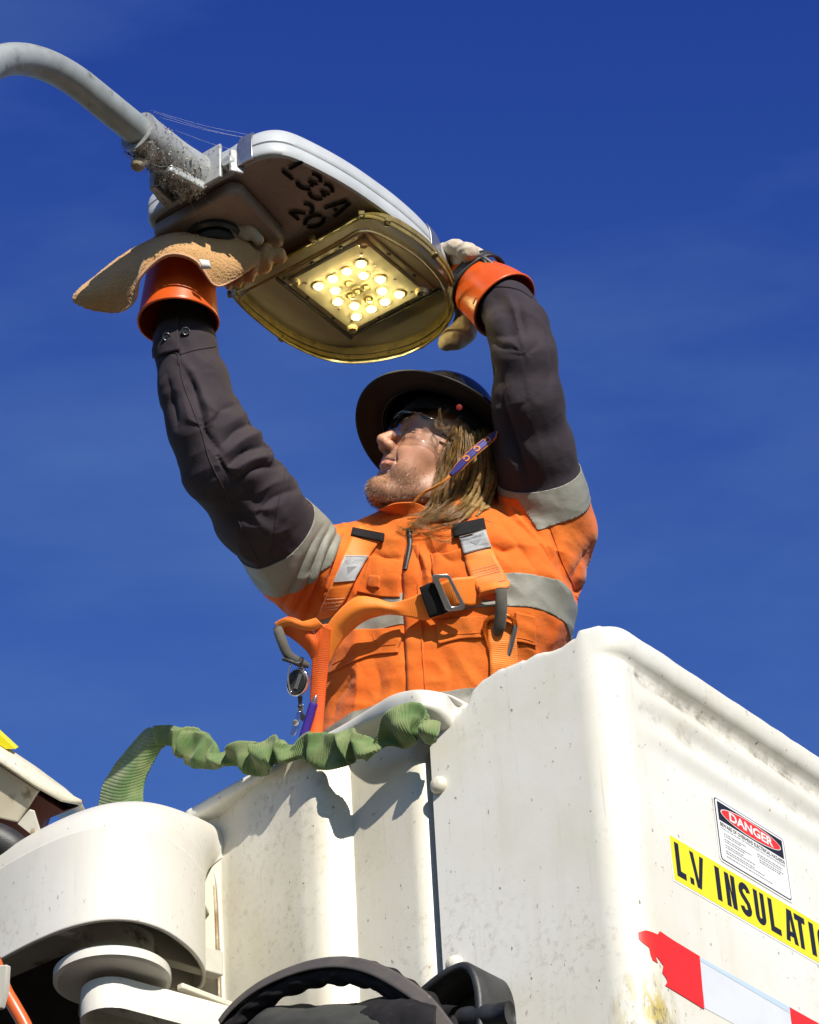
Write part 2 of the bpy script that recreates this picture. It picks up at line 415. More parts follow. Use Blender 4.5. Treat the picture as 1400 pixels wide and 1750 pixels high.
for t in np.concatenate([np.linspace(0, 0.15, 14), np.linspace(0.17, 1, 14)]):
    row = []
    for x, y in WXY:
        z = (lipz(x) - 0.012) * (1 - t) + ZB * t
        row.append(BK(x, y + 0.0015 * vnoise(np.array([x * 14, z * 5, 2.2])) - 0.006 * math.exp(-((t - 0.0) / 0.03) ** 2), z))
    rws.append(row)
o = fixn(mk('recessed_wall', np.array(rws).reshape(-1, 3), gridf(len(rws), len(WXY)), MW2, bucket)); solid(o, 0.02, -1)
# flared flange of the liner above the recessed wall
fl = []
for (px, py), (x, z) in zip(lip_px, LIPX):
    k = flk(px); e = fle(px)
    fl.append([(x, max(0.085, -e + .07), z - 0.004), (x, max(0.05, -e + .045), z + 0.006), (x, max(0.01, -e + .025), z + 0.006), (x, -e + 0.01, z + 0.004), (x, -e, z - 0.004), (x, -e, z - 0.016 - 0.008 * k), (x, -e + 0.006, z - 0.022 - 0.012 * k), (x, -e + 0.02 + .02 * k, z - 0.024 - 0.022 * k), (x, max(0.045, -e + .05 + .02 * k), z - 0.026 - 0.045 * k)])
fl = np.array([[BK(*q) for q in r] for r in fl])
o = fixn(mk('liner_flange', patchV(fl, 70, 30).reshape(-1, 3), gridf(70, 30), MW, bucket)); solid(o, 0.003, 0)
# inner liner wall so that the inside of the bucket is closed on this side
lin = [(-0.99, 0.08), (-0.39, 0.08), (-0.39, 0.03)]
rws = [[BK(x, y, z) for x, y in lin] for z in (4.42, 4.0, ZB)]
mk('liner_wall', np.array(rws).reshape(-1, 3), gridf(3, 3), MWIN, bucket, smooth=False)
# domed bolt heads beside the joint
for (px, py) in ((752, 1343), (779, 1650)):
    x, z = XZ(px, py, 0.0)
    lathe('bolt', [(0.0165, 0.0), (0.0165, 0.006), (0.013, 0.012), (0.0075, 0.0155), (0, 0.0165)], BK(x, -0.0005, z), -a_, MW2, bucket, 20, sharp=60)

# printed stickers on the right face ---------------------------------
def YZP(px, py, off): return PL(px, py, K + b_ * off, b_)
def flat(name, px, off, mat, parent=None, **k):
    V = [YZP(x, y, off) for x, y in px]
    return mk(name, V, [list(range(len(V)))], mat, parent, smooth=False, **k)
MYEL = pmat('yellow_vinyl', (0.72, 0.63, 0.012), (0.69, 0.60, 0.016), 30, 0.4, dirt=(0.45, 0.38, 0.05), da=(0.68, 0.8), ds=60)
MINK = pmat('black_ink', (0.012, 0.012, 0.016), None, rough=0.45)
MVIN = pmat('white_vinyl', (0.68, 0.68, 0.665), (0.64, 0.635, 0.61), 20, 0.4)
MRED = pmat('red_vinyl', (0.66, 0.02, 0.012), (0.58, 0.025, 0.015), 40, 0.38, dirt=(0.3, 0.02, 0.01), da=(0.7, 0.8), ds=160)
MREDINK = pmat('red_ink', (0.70, 0.03, 0.02), None, rough=0.4)
MGREYINK = pmat('grey_ink', (0.22, 0.22, 0.23), None, rough=0.5)
MBLUE = pmat('pale_blue_edge', (0.42, 0.52, 0.60), None, rough=0.4)

def text_mesh(txt, offset=0.0, spacing=1.0):
    c = bpy.data.curves.new('lettering', 'FONT'); c.body = txt; c.size = 1; c.offset = offset; c.space_character = spacing; c.resolution_u = 4
    o = bpy.data.objects.new('lettering', c); COL.objects.link(o)
    bpy.context.view_layer.update()
    dg = bpy.context.evaluated_depsgraph_get()
    me = bpy.data.meshes.new_from_object(o.evaluated_get(dg))
    V = np.array([v.co[:2] for v in me.vertices]); F = [list(p.vertices) for p in me.polygons]
    bpy.data.objects.remove(o); bpy.data.meshes.remove(me); bpy.data.curves.remove(c)
    V = V - V.min(0); return V, F, V.max(0)
def lettering(name, txt, org, ux, uy, w, h, mat, parent, bold=0.0, spacing=1.0, split=True):
    """text fitted into a w x h box on the plane (org, ux, uy)"""
    if split:
        pass
    V, F, mx_ = text_mesh(txt, bold, spacing)
    V = V / mx_ * np.array([w, h])
    Wd = np.asarray(org) + V[:, :1] * np.asarray(ux) + V[:, 1:] * np.asarray(uy)
    return mk(name, Wd, F, mat, parent, smooth=False, kind='stuff')
# yellow L.V INSULATI(ON) strip: bottom-left at y=.130, z 3.955-4.046
ys, zt_, zb_ = 0.133, 4.043, 3.957
y1 = LA - 0.07
strip = mk('insulation_sticker', [BK(0.0006, ys - 0.004, zb_ - 0.004), BK(0.0006, y1 + .004, zb_ - 0.004), BK(0.0006, y1 + .004, zt_ + 0.004), BK(0.0006, ys - 0.004, zt_ + 0.004)], [(0, 1, 2, 3)], MVIN, bucket, smooth=False, label='yellow strip with black capitals L.V INSULATI')
mk('yellow_field', [BK(0.0010, ys, zb_), BK(0.0010, y1, zb_), BK(0.0010, y1, zt_), BK(0.0010, ys, zt_)], [(0, 1, 2, 3)], MYEL, strip, smooth=False)
def yz_of(px, py): return YZ(px, py, 0.005)
# letters one by one, each fitted between its own left and right edge on the strip
chars = [('L', 1158, 1174), ('.', 1180.5, 1187), ('V', 1184, 1208), ('I', 1227, 1235), ('N', 1243.5, 1261), ('S', 1267, 1287), ('U', 1293, 1311), ('L', 1318, 1336), ('A', 1344, 1365), ('T', 1363, 1381), ('I', 1388, 1396), ('O', 1402, 1421), ('N', 1428, 1447)]
def ypos(px):                       # where column px meets the middle of the strip on the right face
    py = 1425
    for _ in range(6):
        y, z = yz_of(px, py); py += (z - 4.0) * 860
    return y
def strip2(pts, w):
    Q = np.asarray(pts, float); T = np.gradient(Q, axis=0); T /= np.linalg.norm(T, axis=1)[:, None]; N = np.stack([-T[:, 1], T[:, 0]], 1)
    n = len(Q); V = np.concatenate([Q + N * w / 2, Q - N * w / 2]); return V, [(i, i + 1, n + i + 1, n + i) for i in range(n - 1)]
def arc2(cx, cy, rx, ry, a0, a1, n=10): return [(cx + rx * math.cos(rad(t)), cy + ry * math.sin(rad(t))) for t in np.linspace(a0, a1, n)]
def glyph(ch, w, h, s):
    """condensed sans capitals as outlines; s = stem width"""
    poly = lambda p: (np.array(p, float), [list(range(len(p)))])
    if ch == 'L': return poly([(0, 0), (w, 0), (w, s), (s, s), (s, h), (0, h)])
    if ch == 'I' or ch == '.': return poly([(0, 0), (w, 0), (w, h), (0, h)])
    if ch == 'T': return poly([(w / 2 - s / 2, 0), (w / 2 + s / 2, 0), (w / 2 + s / 2, h - s), (w, h - s), (w, h), (0, h), (0, h - s), (w / 2 - s / 2, h - s)])
    if ch == 'V': return poly([(0, h), (s * .9, h), (w / 2, h * .24), (w - s * .9, h), (w, h), (w / 2 + s * .5, 0), (w / 2 - s * .5, 0)])
    if ch == 'N': return poly([(0, 0), (s, 0), (s, h * .58), (w - s, 0), (w, 0), (w, h), (w - s, h), (w - s, h * .42), (s, h), (0, h)])
    if ch == 'A':
        A1 = np.array([(0, 0), (s, 0), (w / 2, h * .72), (w - s, 0), (w, 0), (w / 2 + s * .62, h), (w / 2 - s * .62, h)], float)
        A2 = np.array([(w * .27, h * .18), (w * .73, h * .18), (w * .66, h * .18 + s * .8), (w * .34, h * .18 + s * .8)], float)
        return np.concatenate([A1, A2]), [list(range(7)), [7, 8, 9, 10]]
    q = s / 2
    if ch == 'U': return strip2([(q, h), (q, h * .6)] + arc2(w / 2, w / 2, w / 2 - q, w / 2 - q, 180, 360, 12) + [(w - q, h * .6), (w - q, h)], s)
    if ch == 'O': return strip2(arc2(w / 2, h - w / 2, w / 2 - q, w / 2 - q, 0, 180, 10) + arc2(w / 2, w / 2, w / 2 - q, w / 2 - q, 180, 360, 10) + [(w - q, h - w / 2)], s)
    if ch == 'S': return strip2(arc2(w / 2, h - w / 2, w / 2 - q, w / 2 - q, 5, 195, 12) + [(q * 1.6, h * .60), (w / 2, h * .5), (w - q * 1.6, h * .40)] + arc2(w / 2, w / 2, w / 2 - q, w / 2 - q, -15 + 0, -175, 12), s)
for ch, xa, xb in chars:
    ya, yb = ypos(xa), ypos(xb)
    V, F = glyph(ch, yb - ya, 0.066 if ch != '.' else 0.0125, 0.0125)
    mk('letter', BK(0.0014, ya, 3.968) + V[:, :1] * a_ + V[:, 1:] * z_, F, MINK, strip, smooth=False)
# danger sign
sy0, sy1, sz0, sz1 = 0.287, 0.505, 4.057, 4.183
def rrect(y0, y1_, z0, z1, r, x, n=5):
    pts = []
    for cy, cz, a0 in ((y1_ - r, z1 - r, 0), (y0 + r, z1 - r, 90), (y0 + r, z0 + r, 180), (y1_ - r, z0 + r, 270)):
        for t in np.linspace(a0, a0 + 90, n): pts.append(BK(x, cy + r * math.cos(rad(t)), cz + r * math.sin(rad(t))))
    return pts
def plate(name, pts, mat, parent, **k): return mk(name, pts, [list(range(len(pts)))], mat, parent, smooth=False, **k)
sign = plate('danger_sticker', rrect(sy0 - .004, sy1 + .004, sz0 - .004, sz1 + .004, 0.008, 0.0010), MVIN, bucket, label='white sticker with black and red DANGER heading')
plate('border_line', rrect(sy0, sy1, sz0, sz1, 0.007, 0.0014), MINK, sign)
plate('white_field', rrect(sy0 + .0022, sy1 - .0022, sz0 + .0018, sz1 - .0018, 0.006, 0.0018), MVIN, sign)
hz0, hz1 = 4.139, 4.177
plate('heading_field', rrect(sy0 + .008, sy1 - .008, hz0, hz1, 0.001, 0.0022), MINK, sign)
cy, cz = (sy0 + sy1) / 2, (hz0 + hz1) / 2
plate('oval_edge', disc_pts(BK(0.0026, cy, cz), a_, z_, 0.094, 40, 0.0172), MVIN, sign)
plate('oval', disc_pts(BK(0.0030, cy, cz), a_, z_, 0.0915, 40, 0.0155), MREDINK, sign)
lettering('heading_text', 'DANGER', BK(0.0034, cy - 0.068, cz - 0.0095), a_, z_, 0.136, 0.019, MVIN, sign, bold=0.03)
lettering('warning_text', 'BEWARE OF OVERHEAD ELECTRICAL HAZARDS', BK(0.0022, sy0 + .010, 4.128), a_, z_, sy1 - sy0 - .018, 0.0075, MINK, sign, bold=0.012)
lettering('warning_text', 'WORK IN THE VICINITY OF OVERHEAD ELECTRICAL APPARATUS REQUIRES', BK(0.0022, sy0 + .010, 4.1215), a_, z_, sy1 - sy0 - .018, 0.0042, MGREYINK, sign)
for r_, (y0, y1_, z) in enumerate([(.018, .085, 4.114), (.018, .07, 4.1095), (.018, .10, 4.1025), (.018, .08, 4.098), (.018, .075, 4.091), (.018, .11, 4.0865), (.018, .105, 4.0795), (.018, .135, 4.075), (.018, .16, 4.068), (.12, .2, 4.114), (.12, .195, 4.1095), (.125, .2, 4.104), (.125, .19, 4.0995)]):
    # lines of print too fine to read: rows of short dashes
    y = y0; V = []; F = []
    while y < y1_:
        w = 0.003 + 0.006 * random.random()
        i = len(V); V += [BK(0.0022, sy0 + y, z), BK(0.0022, sy0 + min(y + w, y1_), z), BK(0.0022, sy0 + min(y + w, y1_), z + .0017), BK(0.0022, sy0 + y, z + .0017)]
        F.append((i, i + 1, i + 2, i + 3)); y += w + 0.0016
    mk('small_print', V, F, MGREYINK, sign, smooth=False, kind='stuff')
# red and white tape, torn at its left end
tape_px = [(1101, 1589), (1108, 1588), (1124, 1597), (1128, 1591), (1150, 1606), (1196, 1634), (1204, 1725), (1170, 1704), (1137, 1684), (1141, 1678), (1139, 1672), (1132, 1662), (1134, 1650), (1127, 1640), (1121, 1632), (1125, 1646), (1118, 1640), (1115, 1630), (1113, 1618), (1106, 1608), (1102, 1600)]
def tape_shell():
    return
bt_ = bmesh.new(); bt_.faces.new([bt_.verts.new((0.0, *YZ(x, y, 0.0012))) for x, y in tape_px])
for yc in np.arange(0.010, 0.064, 0.004): bmesh.ops.bisect_plane(bt_, geom=bt_.verts[:] + bt_.edges[:] + bt_.faces[:], plane_co=(0, yc, 0), plane_no=(0, 1, 0))
bt_.verts.index_update(); R_c = 0.062
tv = [BK(-R_c + R_c * math.cos(math.asin(min(1, max(0, (R_c - v.co[1]) / R_c)))) + 0.0012, v.co[1], v.co[2]) for v in bt_.verts]   # wraps the rounded corner
mk('red_tape', tv, [[v.index for v in f.verts] for f in bt_.faces], MRED, bucket, smooth=False, label='torn red reflective tape end'); bt_.free()
MTAPE = pmat('white_reflective_tape', (0.55, 0.57, 0.59), (0.60, 0.61, 0.61), 14, 0.35, fine=0.2, fs=300)
za, zb2 = 3.829, 3.734
ya, yb = YZ(1197, 1640, .003)[0], YZ(1354, 1742, .003)[0]
mk('white_tape', [BK(.0006, ya, zb2), BK(.0006, yb, zb2), BK(.0006, yb, za), BK(.0006, ya, za)], [(0, 1, 2, 3)], MTAPE, bucket, smooth=False)
mk('tape_edge', [BK(.0010, ya, za - .007), BK(.0010, yb, za - .012), BK(.0010, yb, za), BK(.0010, ya, za)], [(0, 1, 2, 3)], MBLUE, bucket, smooth=False)
mk('red_tape', [BK(.0010, yb, zb2), BK(.0010, LA - .07, zb2), BK(.0010, LA - .07, za), BK(.0010, yb, za)], [(0, 1, 2, 3)], MRED, bucket, smooth=False)
# ------------------------------------------------------------------ street light
AZL = rad(55.2)
LAx = np.array([math.cos(AZL), math.sin(AZL), 0]); LBx = np.array([math.sin(AZL), -math.cos(AZL), 0])
LM = P(612, 497, 5.77); LS = 5.77 / 5.6; LZ0 = float(LM[2])
def LP(a, b, z): return LM + LS * (LAx * a + LBx * b + z_ * z)
pole_base = LP(-1.08, -0.07, 0); pole_base[2] = 0
lamp = thing('street_light', 'grey LED street light with yellowed lens and cobwebbed bracket, lit, above the worker', 'street light', pole_base)
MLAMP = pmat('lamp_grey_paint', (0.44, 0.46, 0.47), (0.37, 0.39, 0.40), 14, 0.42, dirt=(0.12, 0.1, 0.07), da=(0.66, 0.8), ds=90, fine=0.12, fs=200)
MLAMPU = pmat('lamp_grey_shaded', (0.30, 0.235, 0.195), (0.23, 0.18, 0.15), 10, 0.5, dirt=(0.10, 0.08, 0.06), da=(0.6, 0.8), ds=45, fine=0.15, fs=200)  # housing grey again, with shade and warm ground bounce put into the colour
MGALV = pmat('galvanised_steel', (0.34, 0.36, 0.355), (0.24, 0.26, 0.25), 22, 0.55, 0.35, fine=0.25, fs=90, dirt=(0.14, 0.13, 0.10), da=(0.56, 0.74), ds=38)
MCAST = pmat('cast_aluminium', (0.40, 0.41, 0.41), (0.30, 0.31, 0.30), 25, 0.5, 0.3, fine=0.25, fs=150, dirt=(0.10, 0.085, 0.065), da=(0.55, 0.66), ds=110)
MCLIP = pmat('stainless_clip', (0.5, 0.5, 0.5), (0.36, 0.36, 0.36), 40, 0.35, 0.9, dirt=(0.15, 0.13, 0.1), da=(0.6, 0.75), ds=120)
MPHOTO = pmat('black_plastic', (0.02, 0.024, 0.028), None, rough=0.35)
# housing outline in plan (a along the lamp, b across)
half = [(-0.395, 0.0), (-0.397, 0.05), (-0.385, 0.092), (-0.355, 0.118), (-0.29, 0.138), (-0.215, 0.153), (-0.13, 0.162), (-0.067, 0.165), (0.0, 0.163), (0.075, 0.152), (0.135, 0.13), (0.178, 0.096), (0.204, 0.05), (0.212, 0.0)]
left = [(0.208, -0.05), (0.19, -0.105), (0.155, -0.152), (0.10, -0.186), (0.03, -0.205), (-0.06, -0.212), (-0.16, -0.214), (-0.27, -0.215), (-0.345, -0.213), (-0.382, -0.203), (-0.396, -0.18), (-0.398, -0.12), (-0.397, -0.05)]
OUT = catmull(np.array([(p[0], p[1], 0) for p in half + left]), 150, closed=True)[:, :2]
cen = np.array([-0.1, -0.025])
def ring(sc_, z, drop=0.0):
    q = cen + (OUT - cen) * sc_
    return [LP(x, y, z) for x, y in q]
def prof_mesh(name, prof, mat, parent, cap_last=True, cap_first=False, **k):
    R = [ring(s, z) for s, z in prof]; n = len(OUT)
    V = np.array(R).reshape(-1, 3); F = gridf(len(R), n, closed_m=True).tolist()
    if cap_last: F.append(list(range((len(R) - 1) * n, len(R) * n)))
    if cap_first: F.append(list(range(n)))
    return fixn(mk(name, V, F, mat, parent, sharp=50, **k))
BZ = 0.028
body = prof_mesh('housing', [(0.955, BZ), (0.985, BZ + 0.001), (0.997, BZ + 0.006), (1.0, BZ + 0.014), (1.0, BZ + 0.026), (0.994, BZ + 0.0275)], MLAMP, lamp, cap_last=True)
prof_mesh('lid', [(0.992, BZ + 0.0295), (1.0, BZ + 0.031), (1.0, BZ + 0.040), (0.992, BZ + 0.052), (0.97, BZ + 0.066), (0.92, BZ + 0.077), (0.8, BZ + 0.084), (0.5, BZ + 0.088)], MLAMP, lamp, cap_last=True, cap_first=True)
# underside plate: rear gear tray with the stencilled number, lower box behind it
def plan(name, pts, z0, z1, mat, parent, bev=0.004, **k): return prism(name, [LP(x, y, z0) for x, y in pts], (0, 0, z1 - z0), mat, parent, bev, **k)
q = cen + (OUT - cen) * 0.957
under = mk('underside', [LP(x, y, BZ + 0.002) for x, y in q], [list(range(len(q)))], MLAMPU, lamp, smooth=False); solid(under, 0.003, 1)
# raised gear box on the left of the underside
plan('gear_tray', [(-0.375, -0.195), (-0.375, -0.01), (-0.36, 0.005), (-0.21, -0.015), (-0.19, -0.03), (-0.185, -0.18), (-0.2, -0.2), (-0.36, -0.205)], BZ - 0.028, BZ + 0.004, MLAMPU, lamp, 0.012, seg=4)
# photocell cup under the tray
lathe('photocell', [(0.058, 0.03), (0.058, 0.004), (0.05, 0.0), (0.05, 0.012), (0.043, 0.014), (0.043, -0.004), (0.035, -0.012), (0, -0.013)], LP(-0.292, -0.115, BZ - 0.04), (0, 0, 1), MPHOTO, lamp, 36)
# gaps: dark seam strips of the two spring clips on the near side
def clip(a0, a1, name='clip'):
    i = [k for k in range(len(OUT)) if a0 <= OUT[k, 0] <= a1 and OUT[k, 1] > 0.0]
    i = sorted(i, key=lambda k: OUT[k, 0])
    pr = [(0.982, BZ - 0.003), (1.004, BZ - 0.002), (1.008, BZ + 0.008), (1.008, BZ + 0.042), (0.998, BZ + 0.056), (0.975, BZ + 0.070)]
    V = np.array([[LP(*(cen + (OUT[k] - cen) * s), z) for k in i] for s, z in pr])
    o = fixn(mk(name, V.reshape(-1, 3), gridf(len(pr), len(i)), MCLIP, lamp, sharp=40)); solid(o, 0.002, 0); return o
OUT_full = OUT
OUT = catmull(np.array([(p[0], p[1], 0) for p in half + left]), 900, closed=True)[:, :2]
clip(0.02, 0.062)
i_ = [k for k in range(len(OUT)) if OUT[k, 0] < -0.35 and 0.028 < OUT[k, 1] < 0.062]
i_ = sorted(i_, key=lambda k: OUT[k, 1])
pr = [(0.982, BZ - 0.003), (1.004, BZ - 0.002), (1.008, BZ + 0.008), (1.008, BZ + 0.042), (0.998, BZ + 0.056), (0.975, BZ + 0.070)]
V = np.array([[LP(*(cen + (OUT[k] - cen) * s), z) for k in i_] for s, z in pr])
o = fixn(mk('clip', V.reshape(-1, 3), gridf(len(pr), len(i_)), MCLIP, lamp, sharp=40)); solid(o, 0.002, 0)
OUT = OUT_full
# stencilled number L33 A / 20 on the underside: strokes with stencil gaps
def st_glyph(ch):
    if ch == 'L': return [[(0, 1), (0, 0.33)], [(-.09, 0.09), (.55, 0.09)]]
    if ch == '3': return [arc2(.28, .72, .3, .22, 150, 15, 8), arc2(.28, .28, .32, .24, 5 + 0, -150, 8), [(.22, .52), (.36, .52)], arc2(.28, .72, .3, .22, -10, -70, 5), arc2(.28, .28, .32, .24, 75, 25, 5)]
    if ch == 'A': return [[(0.02, 0), (.25, .95)], [(.41, .95), (.64, 0)], [(.24, .3), (.42, .3)]]
    if ch == '2': return [arc2(.28, .72, .3, .24, 160, -20, 9), [(.5, .52), (.08, .18)], [(0, .08), (.62, .08)]]
    if ch == '0': return [arc2(.3, .5, .3, .42, 80, -80, 12), arc2(.3, .5, .3, .42, 100, 260, 12)]
    return []
MSTEN = pmat('stencil_black', (0.005, 0.005, 0.005), (0.012, 0.01, 0.01), 60, 0.8, spec=0.1)
def stencil(txt, a0, b0, h, adv):
    # characters advance along +a, their tops towards +b (read from below)
    x = 0.0
    for ch in txt:
        if ch != ' ':
            VF = []
            for st in st_glyph(ch):
                Q = np.array(st, float)
                if len(Q) == 2: Q = np.array([Q[0], (Q[0] + Q[1]) / 2, Q[1]])
                v, f = strip2(Q, 0.165); VF.append((np.array([LP(a0 + (x + p[0]) * h, b0 + p[1] * h, BZ - 0.0022 - 0.0001 * len(VF)) for p in v]), f))
            V, F = joinVF(VF); mk('stencil_character', V, F, MSTEN, under, smooth=False)
        x += adv if ch != ' ' else adv * 0.45
stencil('L33 A', -0.330, 0.078, 0.049, 0.74)
stencil('20', -0.238, 0.018, 0.047, 0.78)
# lens: amber-yellowed acrylic bowl with a flat face
def amber(name, tint, rough, gl, rim):
    m, n, b = newmat(name)
    b.inputs['Base Color'].default_value = rgb(tint); b.inputs['Roughness'].default_value = rough
    tr = n.nodes.new('ShaderNodeBsdfTransparent'); tr.inputs['Color'].default_value = rgb(tint)
    fr = n.nodes.new('ShaderNodeLayerWeight'); fr.inputs['Blend'].default_value = gl
    mxs = n.nodes.new('ShaderNodeMixShader'); out = n.nodes['Material Output']
    f = ramp(n, fr.outputs['Facing'], 0.0, 1.0, rim, 0.9)
    n.links.new(f, mxs.inputs['Fac']); n.links.new(tr.outputs[0], mxs.inputs[1]); n.links.new(b.outputs[0], mxs.inputs[2]); n.links.new(mxs.outputs[0], out.inputs['Surface'])
    return m
def clear(name, tint, rough, base, top=1.0):
    m, n, b = newmat(name); tr = n.nodes.new('ShaderNodeBsdfTransparent'); tr.inputs['Color'].default_value = rgb(tint)
    gl = n.nodes.new('ShaderNodeBsdfGlossy'); gl.inputs['Roughness'].default_value = rough
    fr_ = n.nodes.new('ShaderNodeFresnel'); fr_.inputs['IOR'].default_value = 1.5
    ms = n.nodes.new('ShaderNodeMixShader'); n.links.new(ramp(n, fr_.outputs[0], 0, 1, base, top), ms.inputs['Fac'])
    n.links.new(tr.outputs[0], ms.inputs[1]); n.links.new(gl.outputs[0], ms.inputs[2]); n.links.new(ms.outputs[0], n.nodes['Material Output'].inputs['Surface']); return m
MLENS = clear('yellowed_lens', (0.95, 0.91, 0.70), 0.08, 0.0)
MRIM = pmat('amber_rim', (0.34, 0.26, 0.07), (0.20, 0.145, 0.035), 40, 0.15, fine=0.3, fs=120, coat=0.5, dirt=(0.05, 0.035, 0.01), da=(0.58, 0.72), ds=50)
MRIM.node_tree.nodes['Principled BSDF'].inputs['Transmission Weight'].default_value = 0.35
MPLATE = pmat('grey_reflector_plate', (0.62, 0.61, 0.56), (0.55, 0.54, 0.49), 10, 0.4)
lo_ = [(-0.172, 0.12), (-0.165, 0.14), (-0.15, 0.153), (-0.12, 0.163), (-0.06, 0.174), (0.0, 0.176), (0.075, 0.164), (0.14, 0.135), (0.188, 0.09), (0.211, 0.03), (0.211, -0.035), (0.187, -0.1), (0.152, -0.149), (0.10, -0.183), (0.02, -0.204), (-0.07, -0.206), (-0.14, -0.2), (-0.162, -0.19), (-0.172, -0.165), (-0.171, -0.11), (-0.17, -0.03), (-0.17, 0.06)]
LO = catmull(np.array([(p[0], p[1], 0) for p in lo_]), 140, closed=True)[:, :2]; lc = np.array([0.015, -0.015])
def lring(s, z):
    # the rear edge of the rim leans forward towards the housing
    return [LP(x + 0.026 * max(0.0, z / BZ) * float(sstep(-0.08, -0.16, x)), y, z) for x, y in lc + (LO - lc) * s]
def lmesh(name, pr, mat, parent, cap=False, **k):
    R = [lring(s, z) for s, z in pr]; n = len(LO); F = gridf(len(R), n, closed_m=True).tolist()
    if cap: F.append(list(range((len(R) - 1) * n, len(R) * n)))
    return fixn(mk(name, np.array(R).reshape(-1, 3), F, mat, parent, sharp=35, **k))
plate_ = lmesh('reflector_plate', [(0.93, BZ - 0.004), (0.5, BZ - 0.004), (0.05, BZ - 0.004)], MPLATE, lamp, cap=True)
lens = lmesh('lens', [(0.985, BZ - 0.004), (0.975, -0.006), (0.955, -0.014), (0.92, -0.017), (0.5, -0.018), (0.02, -0.018)], MLENS, lamp, cap=True)
lmesh('lens_rim', [(0.93, BZ - 0.002), (1.0, BZ - 0.003), (1.005, BZ - 0.010), (1.0, BZ - 0.016), (0.988, BZ - 0.018), (0.985, BZ - 0.026), (0.975, BZ - 0.028), (0.965, BZ - 0.020), (0.945, BZ - 0.020), (0.935, BZ - 0.014), (0.93, BZ - 0.002)], MRIM, lens)
lmesh('lens_bead', [(0.90, -0.0185), (0.905, -0.022), (0.915, -0.022), (0.92, -0.0175)], MRIM, lens)
for t in np.linspace(0, 140, 11)[:-1]:
    k = int(t + 5) % 140; p = LO[k]; d = nrm(np.append(p - lc, 0))[:2]; tg = np.array([-d[1], d[0]])
    c = lc + (p - lc) * 0.955
    plan('rim_lug', [tuple(c + tg * 0.006), tuple(c + tg * 0.006 + d * 0.016), tuple(c - tg * 0.006 + d * 0.016), tuple(c - tg * 0.006)], BZ - 0.030, BZ - 0.019, MRIM, lens, 0.002, seg=2)
# LED module: stepped frame, board, screws and LEDs
MMOD = pmat('module_clear_frame', (0.68, 0.64, 0.50), (0.60, 0.56, 0.42), 30, 0.25, fine=0.1)
MBOARD = pmat('led_board', (0.74, 0.72, 0.64), (0.68, 0.66, 0.57), 30, 0.3)
module = plan('led_module', [(-0.112, -0.106), (-0.112, 0.104), (0.113, 0.104), (0.113, -0.106)], BZ - 0.010, BZ - 0.0042, MMOD, lamp, 0.002)
plan('inner_frame', [(-0.100, -0.094), (-0.100, 0.092), (0.101, 0.092), (0.101, -0.094)], BZ - 0.0145, BZ - 0.0102, MMOD, module, 0.003)
plan('led_board', [(-0.097, -0.091), (-0.097, 0.089), (0.098, 0.089), (0.098, -0.091)], BZ - 0.0165, BZ - 0.0148, MBOARD, module, 0.001)
plan('side_bar', [(-0.112, -0.114), (-0.112, -0.108), (0.125, -0.108), (0.125, -0.114)], BZ - 0.012, BZ - 0.0042, MDARK, module, 0.001)
plan('side_bar', [(0.116, -0.105), (0.116, 0.112), (0.121, 0.112), (0.121, -0.105)], BZ - 0.012, BZ - 0.0042, MDARK, module, 0.001)
ml, nl, bl = newmat('led_light')
em = nl.nodes.new('ShaderNodeEmission'); em.inputs['Color'].default_value = (1.0, 0.82, 0.40, 1); em.inputs['Strength'].default_value = 85
nl.links.new(em.outputs[0], nl.nodes['Material Output'].inputs['Surface'])
MOFF = pmat('led_dome_clear', (0.75, 0.66, 0.42), None, rough=0.1, coat=1.0)
lit = [(-0.05, 0.046), (-0.05, 0.012), (-0.05, -0.022), (-0.05, -0.057), (-0.02, 0.029), (-0.02, -0.040), (0.01, 0.047), (0.01, -0.057), (0.04, 0.029), (0.04, -0.039), (0.069, 0.048), (0.069, 0.014), (0.069, -0.020), (0.069, -0.057)]
off_ = [(-0.02, -0.007), (0.011, 0.012), (0.010, -0.0075), (0.011, -0.027), (0.041, -0.006)]
LZB = BZ - 0.0165
for (x, y), on in [(q, True) for q in lit] + [(q, False) for q in off_]:
    ringo = lathe('led', [(0.0125, 0.0), (0.0125, 0.002), (0.0098, 0.0026), (0.0092, 0.0006), (0.0, 0.0006)], LP(x, y, LZB), (0, 0, -1), MOFF, module, 18)
    lathe('led_dome', [(0.0060 if on else 0.005, 0.0007), (0.0058 if on else 0.0045, 0.0035), (0.0046 if on else 0.004, 0.0068), (0.003 if on else 0.002, 0.0085), (0, 0.009)], LP(x, y, LZB), (0, 0, -1), ml if on else MOFF, ringo, 14)
for x, y in [(-0.105, -0.098), (-0.105, -0.03), (-0.105, 0.04), (-0.105, 0.096), (0.106, -0.098), (0.106, -0.03), (0.106, 0.04), (0.106, 0.096), (-0.03, -0.099), (0.05, -0.099), (-0.03, 0.098), (0.05, 0.098)]:
    lathe('screw', [(0.0042, 0), (0.0042, 0.002), (0.003, 0.003), (0, 0.003)], LP(x, y, BZ - 0.0102), (0, 0, -1), MDARK, module, 12)
for x, y in [(-0.07, 0.062), (-0.03, 0.063), (0.03, 0.066), (-0.07, -0.07), (0.03, -0.07), (0.085 - .01, -0.072), (-0.005, 0.0), (0.08, 0.07)]:
    lathe('board_screw', [(0.003, 0), (0.003, 0.0015), (0, 0.002)], LP(x, y, LZB), (0, 0, -1), MSTEEL, module, 10)
